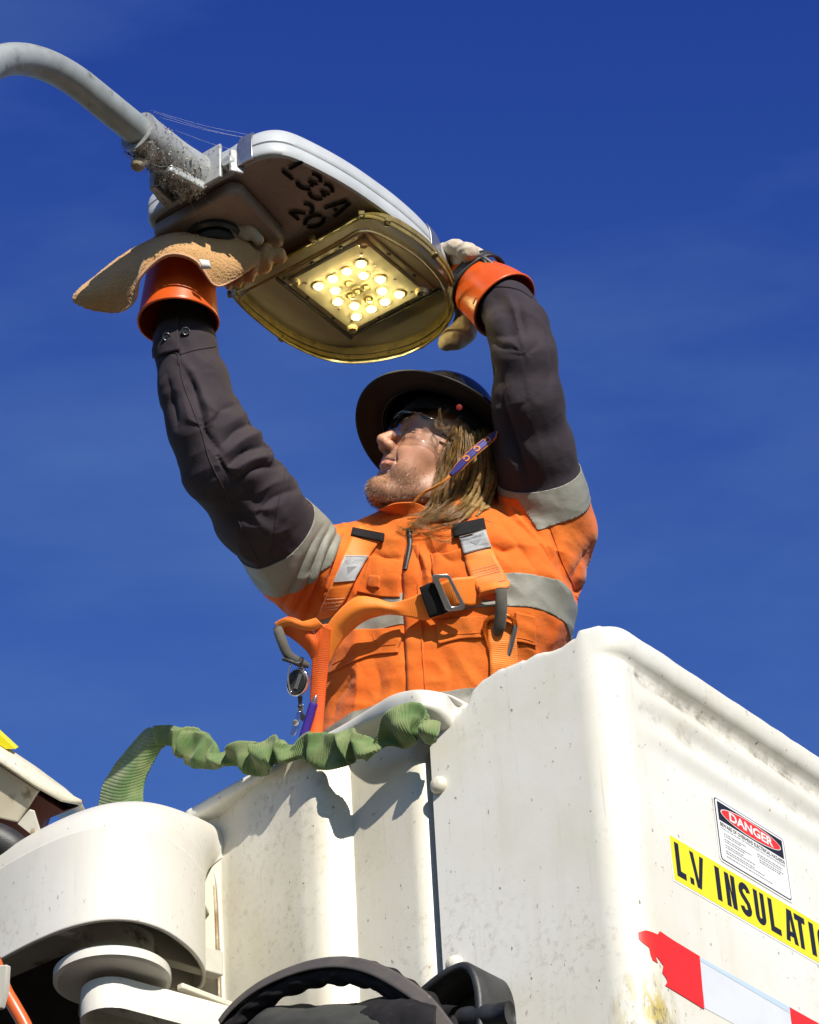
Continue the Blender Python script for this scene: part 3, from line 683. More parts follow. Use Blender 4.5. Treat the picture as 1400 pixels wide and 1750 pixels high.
for x, y in [(0.093, -0.085), (0.09, 0.085), (-0.09, -0.085), (-0.092, 0.085)]:
    lathe('corner_boss', [(0.012, 0), (0.0115, 0.006), (0.008, 0.009), (0.004, 0.006), (0, 0.006)], LP(x, y, BZ - 0.0145), (0, 0, -1), MOFF, module, 18)
# bracket: spigot sleeve with flange, lugs and bolt
SB = -0.07; SZ = BZ + 0.022
lathe('spigot_sleeve', [(0.0325, 0.0), (0.041, 0.0), (0.041, 0.004), (0.0395, 0.02), (0.0405, 0.10), (0.045, 0.15), (0.047, 0.165), (0.03, 0.165)], LP(-0.565, SB, SZ), LAx, MCAST, lamp, 40)
plan('bracket_flange', [(-0.412, -0.125), (-0.404, -0.125), (-0.404, -0.002), (-0.412, -0.002)], BZ - 0.02, BZ + 0.066, MCAST, lamp, 0.003)
plan('bracket_lug', [(-0.49, -0.075), (-0.408, -0.095), (-0.408, -0.04), (-0.49, -0.055)], BZ - 0.03, BZ + 0.01, MCAST, lamp, 0.005)
plan('bracket_lug', [(-0.47, -0.125), (-0.405, -0.14), (-0.405, -0.118), (-0.47, -0.11)], BZ - 0.022, BZ + 0.04, MCAST, lamp, 0.004)
plan('bracket_web', [(-0.408, 0.02), (-0.385, 0.034), (-0.382, 0.028), (-0.405, 0.012)], BZ - 0.016, BZ + 0.04, MCAST, lamp, 0.003)
lathe('clamp_bolt', [(0.013, 0), (0.013, 0.03), (0.009, 0.034), (0, 0.034)], LP(-0.53, SB - 0.02, SZ - 0.03), (-0.25, -0.3, -1), MRUST, lamp, 12)
lathe('clamp_bolt', [(0.015, 0), (0.015, 0.02), (0.011, 0.026), (0, 0.026)], LP(-0.385, 0.01, BZ + 0.012), -LAx, MCAST, lamp, 16)
# outreach arm bending down to the pole
arm = [LP(a, SB, SZ) for a in np.linspace(-0.45, -0.70, 12)]
R_ = 0.30
for t in np.linspace(0, rad(84), 26)[1:]: arm.append(LP(-0.70 - R_ * math.sin(t), SB, SZ - R_ * (1 - math.cos(t))))
e = arm[-1]; d = nrm(arm[-1] - arm[-2])
for k in np.linspace(0.1, 0.8, 6): arm.append(e + d * k)
tube('outreach_arm', arm, 0.0295, MGALV, lamp, 32)
top = arm[-1]
pb = np.array([top[0], top[1], 0.0])
lathe('pole', [(0.09, 0), (0.085, 0.4), (0.055, top[2] - 0.05), (0.05, top[2] + 0.03), (0, top[2] + 0.04)], pb, (0, 0, 1), MGALV, lamp, 24)
# grime, insect debris and cobweb on the sleeve
VF = []; VF2 = []
for i in range(1500):
    a = -0.565 + 0.175 * rng.random() ** 0.8; th = rng.normal(-0.35, 0.75)
    rr = 0.0415 + 0.003 * rng.random() + max(0, (a + 0.43)) * 0.05
    # th measured from straight down, towards +b
    c = LP(a, SB + rr * math.sin(th), SZ - rr * math.cos(th)); s = 0.0007 + 0.0014 * rng.random() ** 2
    q = c + rng.normal(0, 1, (4, 3)) * s
    (VF if rng.random() < 0.33 else VF2).append((q, [(0, 1, 2), (0, 2, 3), (0, 3, 1), (1, 3, 2)]))
for i in range(800):
    c = LP(-0.487 + 0.078 * rng.random(), SB + 0.012 * rng.normal(), BZ - 0.031 + 0.003 * rng.normal()); s = 0.0008 + 0.0013 * rng.random() ** 2
    q = c + rng.normal(0, 1, (4, 3)) * s; (VF if rng.random() < 0.28 else VF2).append((q, [(0, 1, 2), (0, 2, 3), (0, 3, 1), (1, 3, 2)]))
V, F = joinVF(VF); mk('insect_debris', V, F, pmat('dark_debris', (0.05, 0.035, 0.02), (0.12, 0.09, 0.06), 80, 0.9), lamp, smooth=False, kind='stuff')
V, F = joinVF(VF2); mk('web_debris', V, F, pmat('pale_debris', (0.5, 0.46, 0.39), (0.36, 0.31, 0.25), 80, 0.9), lamp, smooth=False, kind='stuff')
# matted web hung between the sleeve and the bolt, plus loose threads
MWEB, nw, bw = newmat('cobweb')
bw.inputs['Base Color'].default_value = (0.45, 0.42, 0.38, 1); bw.inputs['Roughness'].default_value = 0.9
nw.links.new(ramp(nw, noise(nw, 55, 5, 0.7, stretch=(1, 1, 0.35)), 0.46, 0.66, 0.0, 0.6), bw.inputs['Alpha'])
bt = LP(-0.54, SB - 0.035, SZ - 0.062)
web = []
for a in np.linspace(-0.56, -0.41, 7):
    k = math.exp(-((a + 0.535) / 0.03) ** 2) + 0.8 * math.exp(-((a + 0.455) / 0.03) ** 2)
    row = []
    for t in np.linspace(-1.25, 1.25, 7):
        rr = 0.0425 + 0.022 * k * math.exp(-(t / 0.5) ** 2)
        row.append(LP(a, SB - 0.008 + rr * math.sin(t), SZ - rr * math.cos(t)))
    web.append(row)
sheet('cobweb', web, 40, 40, MWEB, lamp, disp=lambda G: 0.003 * vnoise(G * 70), kind='stuff')
VF = []
for i in range(46):
    a = -0.57 + 0.17 * rng.random(); th = rng.uniform(-1.4, 1.7)
    p0 = LP(a, SB + 0.042 * math.sin(th), SZ - 0.042 * math.cos(th))
    p1 = LP(a + rng.normal(0, 0.03), SB + 0.05 * math.sin(th + rng.normal(0, .5)), SZ - 0.055 * math.cos(th)) if i % 12 else LP(-0.37 + .05 * rng.random(), 0.0 + 0.06 * rng.random(), BZ + 0.085)
    if i % 12 == 0: p0 = LP(a, SB + 0.03, SZ + 0.035)
    m = (p0 + p1) / 2 + np.array([0, 0, -0.006])
    VF.append(tubeVF(catmull([p0, m, p1], 8), 0.00022, 3))
V, F = joinVF(VF); mk('web_threads', V, F, pmat('web_thread', (0.6, 0.6, 0.62), None, rough=0.6), lamp, kind='stuff')
# ------------------------------------------------------------------ boom head beside the bucket
boom = thing('lift_boom', 'white boom head with curved cover, round disc and bracket left of the bucket', 'boom', BK(-1.05, -0.15, 3.5))
cpath = [(-1.75, -0.29), (-1.45, -0.318), (-1.25, -0.338), (-1.12, -0.350), (-1.03, -0.352), (-0.96, -0.344), (-0.905, -0.322), (-0.868, -0.282), (-0.855, -0.225), (-0.864, -0.16), (-0.885, -0.10), (-0.915, -0.05), (-0.955, -0.012), (-0.99, -0.002)]
CP = resample(np.array([(x, y, 0) for x, y in cpath]), 120)[:, :2]
zc0, zc1 = 4.054, 4.246
rws = [[BK(x, y, z) for x, y in CP] for z in (zc0, zc0 + 0.004, zc0 + 0.05, zc0 + 0.12, zc1 - 0.004, zc1)]
o = fixn(mk('curved_cover', np.array(rws).reshape(-1, 3), gridf(6, len(CP)), MWG, boom)); solid(o, 0.007, -1)
# moulded cap rising from the cover to the bucket wall
wl_ = resample(np.array([(-1.75, 0.05, 4.43), (-1.3, 0.05, 4.44), (-1.08, 0.05, 4.435), (-0.98, 0.05, 4.415), (-0.935, 0.05, 4.372), (-0.915, 0.045, 4.345)]), 120)
rws = []
for t in np.concatenate([[0, 0.015, 0.035], np.linspace(0.06, 1, 44)]):
    row = []
    for k in range(120):
        p = CP[k] * (1 - t) + wl_[k, :2] * t
        if t < 0.04: p = CP[k] + (pc_in[k] if False else (wl_[k, :2] - CP[k]) * t)
        row.append(BK(p[0], p[1], zc1 - 0.002 + (wl_[k, 2] - zc1) * math.sin(t * math.pi / 2) ** 0.55))
    rws.append(row)
fixn(mk('cover_cap', np.array(rws).reshape(-1, 3), gridf(len(rws), 120), MWG, boom))
# underside: disc, bracket with bolts, inner rib
lathe('disc', [(0.098, 0.0), (0.106, 0.003), (0.106, 0.02), (0.102, 0.024), (0.0, 0.024)], BK(-0.998, -0.205, 4.006), (0, 0, 1), MWG, boom, 56, sharp=35)
lathe('disc_hub', [(0.075, 0.0), (0.075, 0.06)], BK(-0.998, -0.205, 4.03), (0, 0, 1), MWIN, boom, 30)
def obround(c0, c1, r, n=14):
    c0 = np.array(c0); c1 = np.array(c1); d = nrm(c1 - c0); a0 = math.atan2(d[1], d[0])
    pts = [c0 + r * np.array([math.cos(t), math.sin(t)]) for t in np.linspace(a0 + math.pi / 2, a0 + 1.5 * math.pi, n)]
    pts += [c1 + r * np.array([math.cos(t), math.sin(t)]) for t in np.linspace(a0 - math.pi / 2, a0 + math.pi / 2, n)]
    return pts
ob = obround((-1.0, -0.205), (-0.935, 0.06), 0.055)
ob2 = obround((-1.0, -0.205), (-0.935, 0.06), 0.047)
V = np.array([[BK(x, y, z) for x, y in q] for q, z in ((ob2, 3.972), (ob2, 3.936), (ob, 3.932), (ob, 3.990), (obround((-1.0, -0.205), (-0.935, 0.06), 0.052), 3.994))])
F = gridf(5, len(ob), closed_m=True).tolist(); F.append(list(range(len(ob)))); F.append(list(range(4 * len(ob), 5 * len(ob))))
br = fixn(mk('bracket', V.reshape(-1, 3), F, MWG, boom, sharp=40))
for t in (0.12, 0.38, 0.62):
    c = np.array([-1.0, -0.205]) * (1 - t) + np.array([-0.935, 0.06]) * t
    lathe('bolt', [(0.011, 0.0), (0.011, 0.008), (0.007, 0.012), (0, 0.013)], BK(c[0] - 0.004, c[1], 3.972), (0, 0, -1), MWIN, br, 12)
prism('bracket_rod', obround_pts if False else [BK(x, y, 4.000) for x, y in ((-0.93, -0.11), (-0.915, -0.11), (-0.90, 0.06), (-0.915, 0.06))], (0, 0, 0.012), MW2, boom, 0.003)
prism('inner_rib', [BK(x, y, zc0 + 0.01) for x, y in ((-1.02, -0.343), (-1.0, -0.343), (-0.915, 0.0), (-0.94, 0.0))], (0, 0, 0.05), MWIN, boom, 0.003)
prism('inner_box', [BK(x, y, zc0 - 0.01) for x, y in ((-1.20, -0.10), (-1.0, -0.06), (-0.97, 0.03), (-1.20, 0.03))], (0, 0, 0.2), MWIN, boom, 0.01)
prism('knuckle_shade_fill', [BK(x, y, 3.45) for x, y in ((-1.9, -0.10), (-1.16, -0.06), (-0.95, 0.06), (-1.0, 0.14), (-1.9, 0.16))], (0, 0, 0.78), MDARK, boom, 0.02)  # dark fill added for the black shade inside the boom
prism('ceiling_plate', [BK(x, y, zc1 - 0.03) for x, y in ((-1.75, -0.27), (-1.05, -0.33), (-0.89, -0.24), (-0.9, -0.1), (-0.98, 0.04), (-1.75, 0.05))], (0, 0, 0.006), MWIN, boom)
prism('edge_plate', [P(-30, 1652, 5.0), P(12, 1648, 5.0), P(10, 1690, 5.0), P(2, 1722, 5.0), P(-30, 1730, 5.0)], a_ * 0.01, MWG, boom, 0.002)
# hydraulic hose and lower boom running away to the left, out of the picture
tube('orange_hose', resample(PP([(-10, 1640, 5.06), (8, 1690, 5.04), (26, 1722, 5.02), (46, 1760, 5.0), (62, 1815, 4.97)]), 30), 0.0125, pmat('orange_hose_rubber', (0.55, 0.10, 0.02), None, rough=0.35), boom, 16)
e0 = BK(-1.6, -0.09, 3.7); e1 = e0 + (-b_) * 2.6 - a_ * 0.4 + np.array([0, 0, -2.9])
tube('boom_section', [e0, (e0 + e1) / 2, e1], 0.13, MWG, boom, 4, smooth=False)
lathe('pedestal', [(0.35, 0.0), (0.35, 0.35), (0.2, 0.45), (0.2, 0.9), (0, 0.9)], np.array([e1[0], e1[1], 0.0]), (0, 0, 1), MDARK, boom, 20)
# slot beside the wall with its rusty edge
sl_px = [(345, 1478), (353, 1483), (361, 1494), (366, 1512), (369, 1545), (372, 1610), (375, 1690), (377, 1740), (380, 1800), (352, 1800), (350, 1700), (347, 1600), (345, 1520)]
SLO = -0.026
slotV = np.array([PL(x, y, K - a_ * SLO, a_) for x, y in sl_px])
slot = mk('slot', slotV, [list(range(len(slotV)))], pmat('slot_shade_grime', (0.09, 0.075, 0.05), (0.26, 0.22, 0.16), 18, 0.8), bucket, smooth=False)  # flat plate; the shade of the recess is put into its colour
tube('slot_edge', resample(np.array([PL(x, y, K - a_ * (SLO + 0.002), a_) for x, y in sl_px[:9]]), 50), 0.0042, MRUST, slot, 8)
tube('slot_edge', resample(np.array([PL(x + 6, y - 3, K - a_ * (SLO + 0.001), a_) for x, y in sl_px[:9]]), 50), 0.0045, MW2, slot, 8)
# ------------------------------------------------------------------ second boom hood at the left edge
hood = thing('boom_hood', 'white sloping boom hood with dark red underside at the left edge', 'hood', P(20, 1480, 5.75))
D0 = 5.62
def hq(x, y, d=D0): return P(x, y, d)
top_ = [hq(-260, 1075), hq(-120, 1182), hq(0, 1272), hq(60, 1312), hq(110, 1349), hq(138, 1374)]
low_ = [hq(-260, 1122, D0 - .06), hq(-120, 1226, D0 - .06), hq(0, 1303, D0 - .06), hq(60, 1343, D0 - .06), hq(105, 1368, D0 - .05), hq(139, 1375, D0 - .005)]
bk_ = [p + np.array([0.02, 0.25, 0.03]) for p in top_]
V = np.array([low_, [l * .5 + t * .5 + np.array([0, -0.006, 0.004]) for l, t in zip(low_, top_)], top_, bk_])
o = mk('hood_panel', V.reshape(-1, 3), gridf(4, 6), MW2, hood, sharp=35); fixn(o); solid(o, 0.006, 0)
MDKRED = pmat('dark_red_primer', (0.10, 0.022, 0.014), (0.07, 0.016, 0.012), 12, 0.6)
prism('underside', [hq(-260, 1140), hq(0, 1318), hq(108, 1386), hq(134, 1378), hq(76, 1402), hq(62, 1440), hq(-40, 1460), hq(-260, 1400)], _f * 0.12, MDKRED, hood)
prism('inner_box', [hq(-200, 1230, 5.58), hq(-40, 1282, 5.58), hq(66, 1352, 5.58), hq(32, 1406, 5.58), hq(-40, 1390, 5.58), hq(-200, 1350, 5.58)], _f * 0.03, pmat('beige_paint', (0.55, 0.50, 0.38), (0.45, 0.4, 0.3), 8, 0.6, dirt=(.2, .16, .1), ds=25), hood, 0.003)
bp = prism('hinge_plate', [hq(50, 1384, 5.56), hq(58, 1386, 5.56), (hq(70, 1424, 5.56)), hq(66, 1436, 5.56), hq(30, 1408, 5.56)], _f * 0.012, MWG, hood, 0.001)
plate('hinge_hole', disc_pts(hq(56, 1420, 5.557), _r, _u, 0.0045, 14, 0.006), MRUST, bp)
prism('yellow_corner', [hq(-60, 1200, 5.60), hq(0, 1256, 5.60), (hq(26, 1280, 5.60)), hq(10, 1280, 5.60), hq(-60, 1235, 5.60)], _f * 0.05, MYEL, hood)
tube('rubber_hose', resample(PP([(-80, 1425, 5.42), (-30, 1430, 5.42), (5, 1442, 5.42), (28, 1462, 5.42), (40, 1500, 5.44), (45, 1560, 5.46)]), 40), 0.034, MBLACK, hood, 20)

# ------------------------------------------------------------------ green webbing sling lying over the bucket edge
MGREEN, ng, bg_ = newmat('green_webbing')
cg = mixc(ng, ramp(ng, noise(ng, 26, 5), 0.38, 0.66), (0.085, 0.16, 0.042), (0.18, 0.215, 0.085))
cg = mixc(ng, ramp(ng, noise(ng, 90, 4), 0.6, 0.75, 0, .6), cg, (0.12, 0.12, 0.07))
ng.links.new(cg, bg_.inputs['Base Color']); bg_.inputs['Roughness'].default_value = 0.85; bg_.inputs['Sheen Weight'].default_value = 0.2
bump(ng, bg_, noise(ng, 500, 2), 0.4, 0.001)
sling = thing('webbing_sling', 'bunched green webbing sling lying across the bucket edge', 'webbing sling', PL(560, 1285, K - a_ * 0.08, a_))
def wp(x, y, off): return PL(x, y, K - a_ * off, a_)
sp = [(262, 1262, 0.035, 20), (290, 1258, 0.0385, 17), (312, 1268, 0.042, 27), (345, 1282, 0.0438, 29), (366, 1302, 0.0455, 14), (385, 1296, 0.0473, 13), (412, 1288, 0.049, 24), (436, 1298, 0.0508, 29), (455, 1290, 0.0525, 25), (470, 1282, 0.0543, 24), (488, 1290, 0.056, 15), (505, 1284, 0.0567, 13), (525, 1275, 0.0578, 24), (552, 1284, 0.0595, 30), (578, 1284, 0.0612, 29), (600, 1274, 0.063, 26), (622, 1280, 0.063, 20), (640, 1276, 0.0612, 10), (655, 1262, 0.0595, 14), (672, 1250, 0.0578, 28), (694, 1242, 0.056, 33), (710, 1235, 0.0553, 29), (720, 1246, 0.0543, 17), (728, 1252, 0.0525, 22), (738, 1248, 0.0508, 18), (750, 1246, 0.0473, 9)]
SC = resample(np.array([list(wp(x, y, o_)) + [r] for x, y, o_, r in sp]), 1100)
Cc, rr = SC[:, :3], SC[:, 3] * 0.00108
sL = np.concatenate([[0], np.cumsum(np.linalg.norm(np.diff(Cc, axis=0), axis=1))])
T, N, B = frames(Cc, up=_u)
seg = 34; aa = np.linspace(0, 2 * math.pi, seg, endpoint=False)
# depth of the flattened tube swells and pinches; ribs across it; soft twisting folds
ir = 1.6 * vnoise(np.stack([sL * 22, sL * 0 + 3.3, sL * 0 + .5], 1))
wob = 0.55 + 0.35 * np.sin(sL * 95 + 3 * ir) + 0.25 * ir
rib = 0.00055 * np.sin(sL * 2 * math.pi / 0.0040)
V = []
for i in range(len(Cc)):
    sh = 0.006 * math.sin(sL[i] * 70) ; q = np.cos(aa); w = np.sin(aa)
    hgt = rr[i] * (1 + 0.10 * np.sin(3 * aa + sL[i] * 60 + 2 * ir[i]) + 0.12 * np.sin(5 * aa + sL[i] * 33)) + rib[i]
    dep = (0.007 + 0.008 * wob[i]) * (1 + 0.2 * np.sin(2 * aa + sL[i] * 90)) + rib[i]
    V.append(Cc[i] + N[i] * (hgt * q)[:, None] + B[i] * (dep * w + 0.011 * np.sin(sL[i] * 85 + 1.6 * q + 4 * ir[i]))[:, None])
mk('bunched_webbing', np.array(V).reshape(-1, 3), gridf(len(Cc), seg, closed_m=True).tolist() + [list(range(seg)), list(range((len(Cc) - 1) * seg, len(Cc) * seg))], MGREEN, sling)
G4 = [[wp(168, 1385, .035), wp(205, 1392, .05), wp(245, 1385, .035)], [wp(178, 1343, .035), wp(208, 1350, .052), wp(246, 1340, .035)], [wp(205, 1298, .035), wp(233, 1306, .055), wp(267, 1294, .035)], [wp(245, 1254, .03), wp(262, 1260, .05), wp(288, 1262, .035)], [wp(256, 1246, .01), wp(270, 1250, .02), wp(290, 1258, .01)]]
def ribdisp(G):
    n = G.shape[0]; s = np.linspace(0, 0.14, n); return (0.0006 * np.sin(s * 2 * math.pi / 0.0045))[:, None] * np.ones(G.shape[1]) + 0.0015 * vnoise(G * 40)
sheet('flat_webbing', G4, 190, 24, MGREEN, sling, 0.006, ribdisp)

# ------------------------------------------------------------------ black tool bag and rubber guard hanging low on the bucket
bag = thing('tool_bag', 'black canvas tool bag with arched padded handle hung on the bucket wall', 'bag', BK(-0.62, -0.12, 3.5))
def bp_(x, y, o_): return PL(x, y, K - a_ * o_, a_)
hpath = resample(np.array([bp_(x, y, .10) for x, y in ((372, 1800), (400, 1748), (452, 1703), (520, 1672), (585, 1660), (640, 1668), (690, 1692), (735, 1725), (775, 1775))]), 160)
T, N, B = frames(hpath, up=_u); s_ = np.linspace(0, 1, 160)
aa = np.linspace(0, 2 * math.pi, 40, endpoint=False); V = []
for i in range(160):
    w = 0.0165 * (1 + 0.25 * math.sin(s_[i] * math.pi)) * (1.0 - 0.25 * s_[i])
    c, s = np.cos(aa), np.sin(aa)
    fold = 0.003 * np.sin(s_[i] * 70 + 2.5 * np.sin(aa * 2)) * (1 - np.clip(c, 0, 1)) * (0.4 + 0.6 * abs(math.sin(s_[i] * 9)))
    fold = fold + 0.003 * vnoise(np.stack([np.full(40, s_[i] * 26), c * 2.2, s * 2.2], 1))
    V.append(hpath[i] + N[i] * ((w + fold) * np.sign(c) * np.abs(c) ** 0.8)[:, None] + B[i] * ((0.022 + fold) * np.sign(s) * np.abs(s) ** 0.75)[:, None])
mk('handle', np.array(V).reshape(-1, 3), gridf(160, 40, closed_m=True), MBLKCLOTH, bag)
V = []
for i in range(12, 160):
    w = 0.0165 * (1 + 0.25 * math.sin(s_[i] * math.pi)) * (1.0 - 0.25 * s_[i]) + 0.0015
    V.append([hpath[i] + N[i] * (w + 0.002) + B[i] * d for d in np.linspace(-0.012, 0.014, 6)])
MWEBB = pmat('dark_grey_webbing', (0.05, 0.044, 0.043), (0.08, 0.068, 0.062), 18, 0.75, fine=0.5, fs=700, dirt=(0.2, 0.15, 0.1), da=(0.62, 0.8), ds=30)
o = mk('handle_webbing', np.array(V).reshape(-1, 3), gridf(148, 6), MWEBB, bag); solid(o, 0.003, 1)
pc_ = []
for py, off in ((1722, .06), (1728, .12), (1748, .16), (1800, .18), (1900, .18), (2050, .12)):
    pc_.append([bp_(x, py + dy, off * k) for x, dy, k in ((395, 62, .6), (450, 8, .9), (520, -2, 1.0), (590, -6, 1.05), (650, -4, 1.0), (700, 6, .9), (745, 50, .6))])
MBAG = pmat('worn_black_canvas', (0.02, 0.021, 0.019), (0.045, 0.045, 0.038), 9, 0.85, fine=0.6, fs=800)
sheet('pouch', pc_, 60, 90, MBAG, bag, 0.004, lambda G: 0.006 * fbm(G * np.array([16, 16, 34]), 3))
pc2 = [[bp_(x, y + dy, off) for x, y in ((610, 1722), (660, 1713), (705, 1712), (745, 1728))] for dy, off in ((-8, .05), (0, .13), (22, .16), (80, .17))]
sheet('flap', pc2, 40, 40, MBLKCLOTH, bag, 0.004, lambda G: 0.004 * fbm(G * 22, 3))
# rubber guard: a hooded boot with a lever grip inside
guard = thing('rubber_guard', 'black rubber hood around a grip on the bucket side panel', 'rubber guard', bp_(830, 1760, 0.05))
gx = [(752, 1760), (768, 1728), (790, 1706), (818, 1685), (845, 1673), (862, 1676), (873, 1692), (880, 1716), (883, 1745), (884, 1790)]
gp = resample(np.array([bp_(x, y, 0.0) for x, y in gx]), 60)
V = []
for k, off in ((0.0, 0.001), (0.0, 0.06), (0.0, 0.088), (0.004, 0.094), (0.012, 0.094), (0.016, 0.088), (0.016, 0.05), (0.016, 0.012)):
    cen_ = bp_(825, 1760, 0.0); V.append([p + nrm(cen_ - p) * k - a_ * off for p in gp])
mk('hood', np.array(V).reshape(-1, 3), gridf(8, 60), MBLACK, guard)
prism('back_plate', [p + nrm(bp_(825, 1760, 0) - p) * 0.004 - a_ * 0.004 for p in gp], -a_ * 0.006, MDARK, guard)
tube('grip', [bp_(756, 1750, .07), bp_(800, 1742, .075), bp_(850, 1735, .075), bp_(872, 1732, .07)], 0.021, MBLACK, guard, 20)
tube('grip_sleeve', [bp_(640, 1775, .10), bp_(700, 1755, .10), bp_(762, 1742, .085), bp_(782, 1744, .085)], 0.024, MBLKCLOTH, guard, 20)
# ------------------------------------------------------------------ signed-distance modelling of the worker
def cap_chain(p, pts, rs, k=0.012):
    d = None
    for i in range(len(pts) - 1):
        a, b = np.asarray(pts[i]), np.asarray(pts[i + 1]); ab = b - a
        t = np.clip(((p - a) @ ab) / (ab @ ab), 0, 1)
        q = np.linalg.norm(p - a - t[:, None] * ab, axis=1) - (rs[i] + (rs[i + 1] - rs[i]) * t)
        d = q if d is None else smin(d, q, k)
    return d
def smin(a, b, k):
    h = np.clip(0.5 + 0.5 * (b - a) / k, 0, 1); return b + (a - b) * h - k * h * (1 - h)
def smax(a, b, k): return -smin(-a, -b, k)
def ell(p, c, r):
    r = np.asarray(r, float); q = (p - np.asarray(c)) / r; k0 = np.linalg.norm(q, axis=1); k1 = np.linalg.norm(q / r, axis=1) + 1e-9
    return k0 * (k0 - 1) / k1
def sph(p, c, r): return np.linalg.norm(p - np.asarray(c), axis=1) - r
def surfnet(fn, lo, hi, h, cf=4):
    """naive surface nets on a grid that is only evaluated finely near the surface"""
    lo = np.asarray(lo, float); n = np.ceil((np.asarray(hi) - lo) / (h * cf)).astype(int)
    cx = [lo[i] + (np.arange(n[i]) + 0.5) * h * cf for i in range(3)]
    Cg = np.stack(np.meshgrid(*cx, indexing='ij'), -1).reshape(-1, 3)
    dc = fn(Cg).reshape(n)
    Fg = np.repeat(np.repeat(np.repeat(dc, cf, 0), cf, 1), cf, 2).astype(np.float64)
    act = np.abs(dc) < h * cf * 1.5
    A = np.repeat(np.repeat(np.repeat(act, cf, 0), cf, 1), cf, 2)
    idx = np.argwhere(A)
    Fg[A] = fn(lo + (idx + 0.5) * h)
    ins = Fg < 0
    N_ = np.array(Fg.shape)
    cells = np.zeros(N_ - 1, int)
    for dx in (0, 1):
        for dy in (0, 1):
            for dz in (0, 1):
                cells += ins[dx:N_[0] - 1 + dx, dy:N_[1] - 1 + dy, dz:N_[2] - 1 + dz]
    ac = np.argwhere((cells > 0) & (cells < 8))
    num = -np.ones(N_ - 1, int); num[tuple(ac.T)] = np.arange(len(ac))
    acc = np.zeros((len(ac), 3)); cnt = np.zeros(len(ac))
    off = [(0, 0, 0), (1, 0, 0), (0, 1, 0), (1, 1, 0), (0, 0, 1), (1, 0, 1), (0, 1, 1), (1, 1, 1)]
    for i in range(8):
        for ax in range(3):
            if off[i][ax] == 0:
                j = list(off[i]); j[ax] = 1
                fa = Fg[tuple((ac + off[i]).T)]; fb = Fg[tuple((ac + j).T)]
                m = (fa < 0) != (fb < 0)
                t = np.where(m, fa / (fa - fb + 1e-30), 0)
                pos = ac + np.array(off[i]); pos = pos.astype(float); pos[:, ax] += t
                acc[m] += pos[m]; cnt[m] += 1
    V = lo + (acc / cnt[:, None] + 0.5) * h
    F = []
    for ax in range(3):
        sl0 = [slice(None)] * 3; sl1 = [slice(None)] * 3
        sl0[ax] = slice(0, N_[ax] - 1); sl1[ax] = slice(1, N_[ax])
        s0, s1 = ins[tuple(sl0)], ins[tuple(sl1)]
        e = np.argwhere(s0 != s1); flip = s0[tuple(e.T)]
        u, w = (ax + 1) % 3, (ax + 2) % 3
        ok = (e[:, u] > 0) & (e[:, w] > 0) & (e[:, u] < N_[u] - 1) & (e[:, w] < N_[w] - 1)
        e, flip = e[ok], flip[ok]
        def c(du, dw):
            q = e.copy(); q[:, u] -= du; q[:, w] -= dw; return num[tuple(q.T)]
        q = np.stack([c(1, 1), c(0, 1), c(0, 0), c(1, 0)], 1)
        q[~flip] = q[~flip][:, ::-1]
        F.append(q)
    F = np.concatenate(F); F = F[(F >= 0).all(1)]
    return V, F
def grad(fn, V, e=0.002):
    g = np.stack([fn(V + np.eye(3)[i] * e) - fn(V - np.eye(3)[i] * e) for i in range(3)], 1); return nrm(g)
_P0 = P; WD = 0.17                    # the worker stands this much deeper than the depths noted below
def P(x, y, d): return _P0(x, y, d + WD)
PXM = (5.55 + WD) / FPX                      # metres per photo pixel at the worker's distance

# ---- torso and sleeves
tor = [(1420, 722, 172, .122, 5.36), (1300, 726, 176, .128, 5.42), (1230, 730, 178, .13, 5.455), (1150, 745, 190, .135, 5.49), (1080, 766, 206, .142, 5.52), (1010, 776, 214, .145, 5.55), (955, 776, 200, .138, 5.575), (918, 770, 168, .12, 5.60), (893, 764, 118, .095, 5.615), (872, 758, 72, .07, 5.63), (850, 755, 55, .055, 5.64)]
TC = np.array([P(x, y, d) for y, x, w, hd, d in tor]); TW = np.array([w * PXM for y, x, w, hd, d in tor]); TD = np.array([q[3] for q in tor])
ax_t = nrm(TC[6] - TC[0])
fr = -_f * math.cos(rad(18)) - _r * math.sin(rad(18)); fr = nrm(fr - ax_t * (fr @ ax_t)); sd = np.cross(ax_t, fr)
th_ = (TC - TC[0]) @ ax_t
def torso(p):
    h = (p - TC[0]) @ ax_t
    c = np.stack([np.interp(h, th_, TC[:, i]) for i in range(3)], 1)
    w = np.interp(h, th_, TW); dd = np.interp(h, th_, TD)
    v = p - c; x = np.abs(v @ sd) / w; y = np.abs(v @ fr) / dd
    q = (x ** 2.3 + y ** 2.3) ** (1 / 2.3)
    d = (q - 1) * np.minimum(w, dd) * 0.95
    return np.maximum(d, np.maximum(th_[0] - h, h - th_[-1]))
armL = [(560, 1005, 5.565, 80), (500, 945, 5.51, 82), (440, 872, 5.43, 82), (388, 800, 5.375, 77), (352, 730, 5.372, 68), (332, 660, 5.395, 60), (318, 595, 5.43, 54), (312, 545, 5.46, 47)]
armR = [(915, 950, 5.60, 92), (930, 905, 5.59, 86), (928, 850, 5.565, 79), (915, 770, 5.525, 70), (903, 685, 5.49, 63), (896, 610, 5.485, 57), (886, 560, 5.515, 55), (870, 528, 5.565, 50), (848, 496, 5.61, 40)]
AL = PP([q[:3] for q in armL]); RL = np.array([(q[3] - 4.5) * PXM for q in armL])
AR = PP([q[:3] for q in armR]); RR = np.array([(q[3] - 4) * PXM for q in armR])
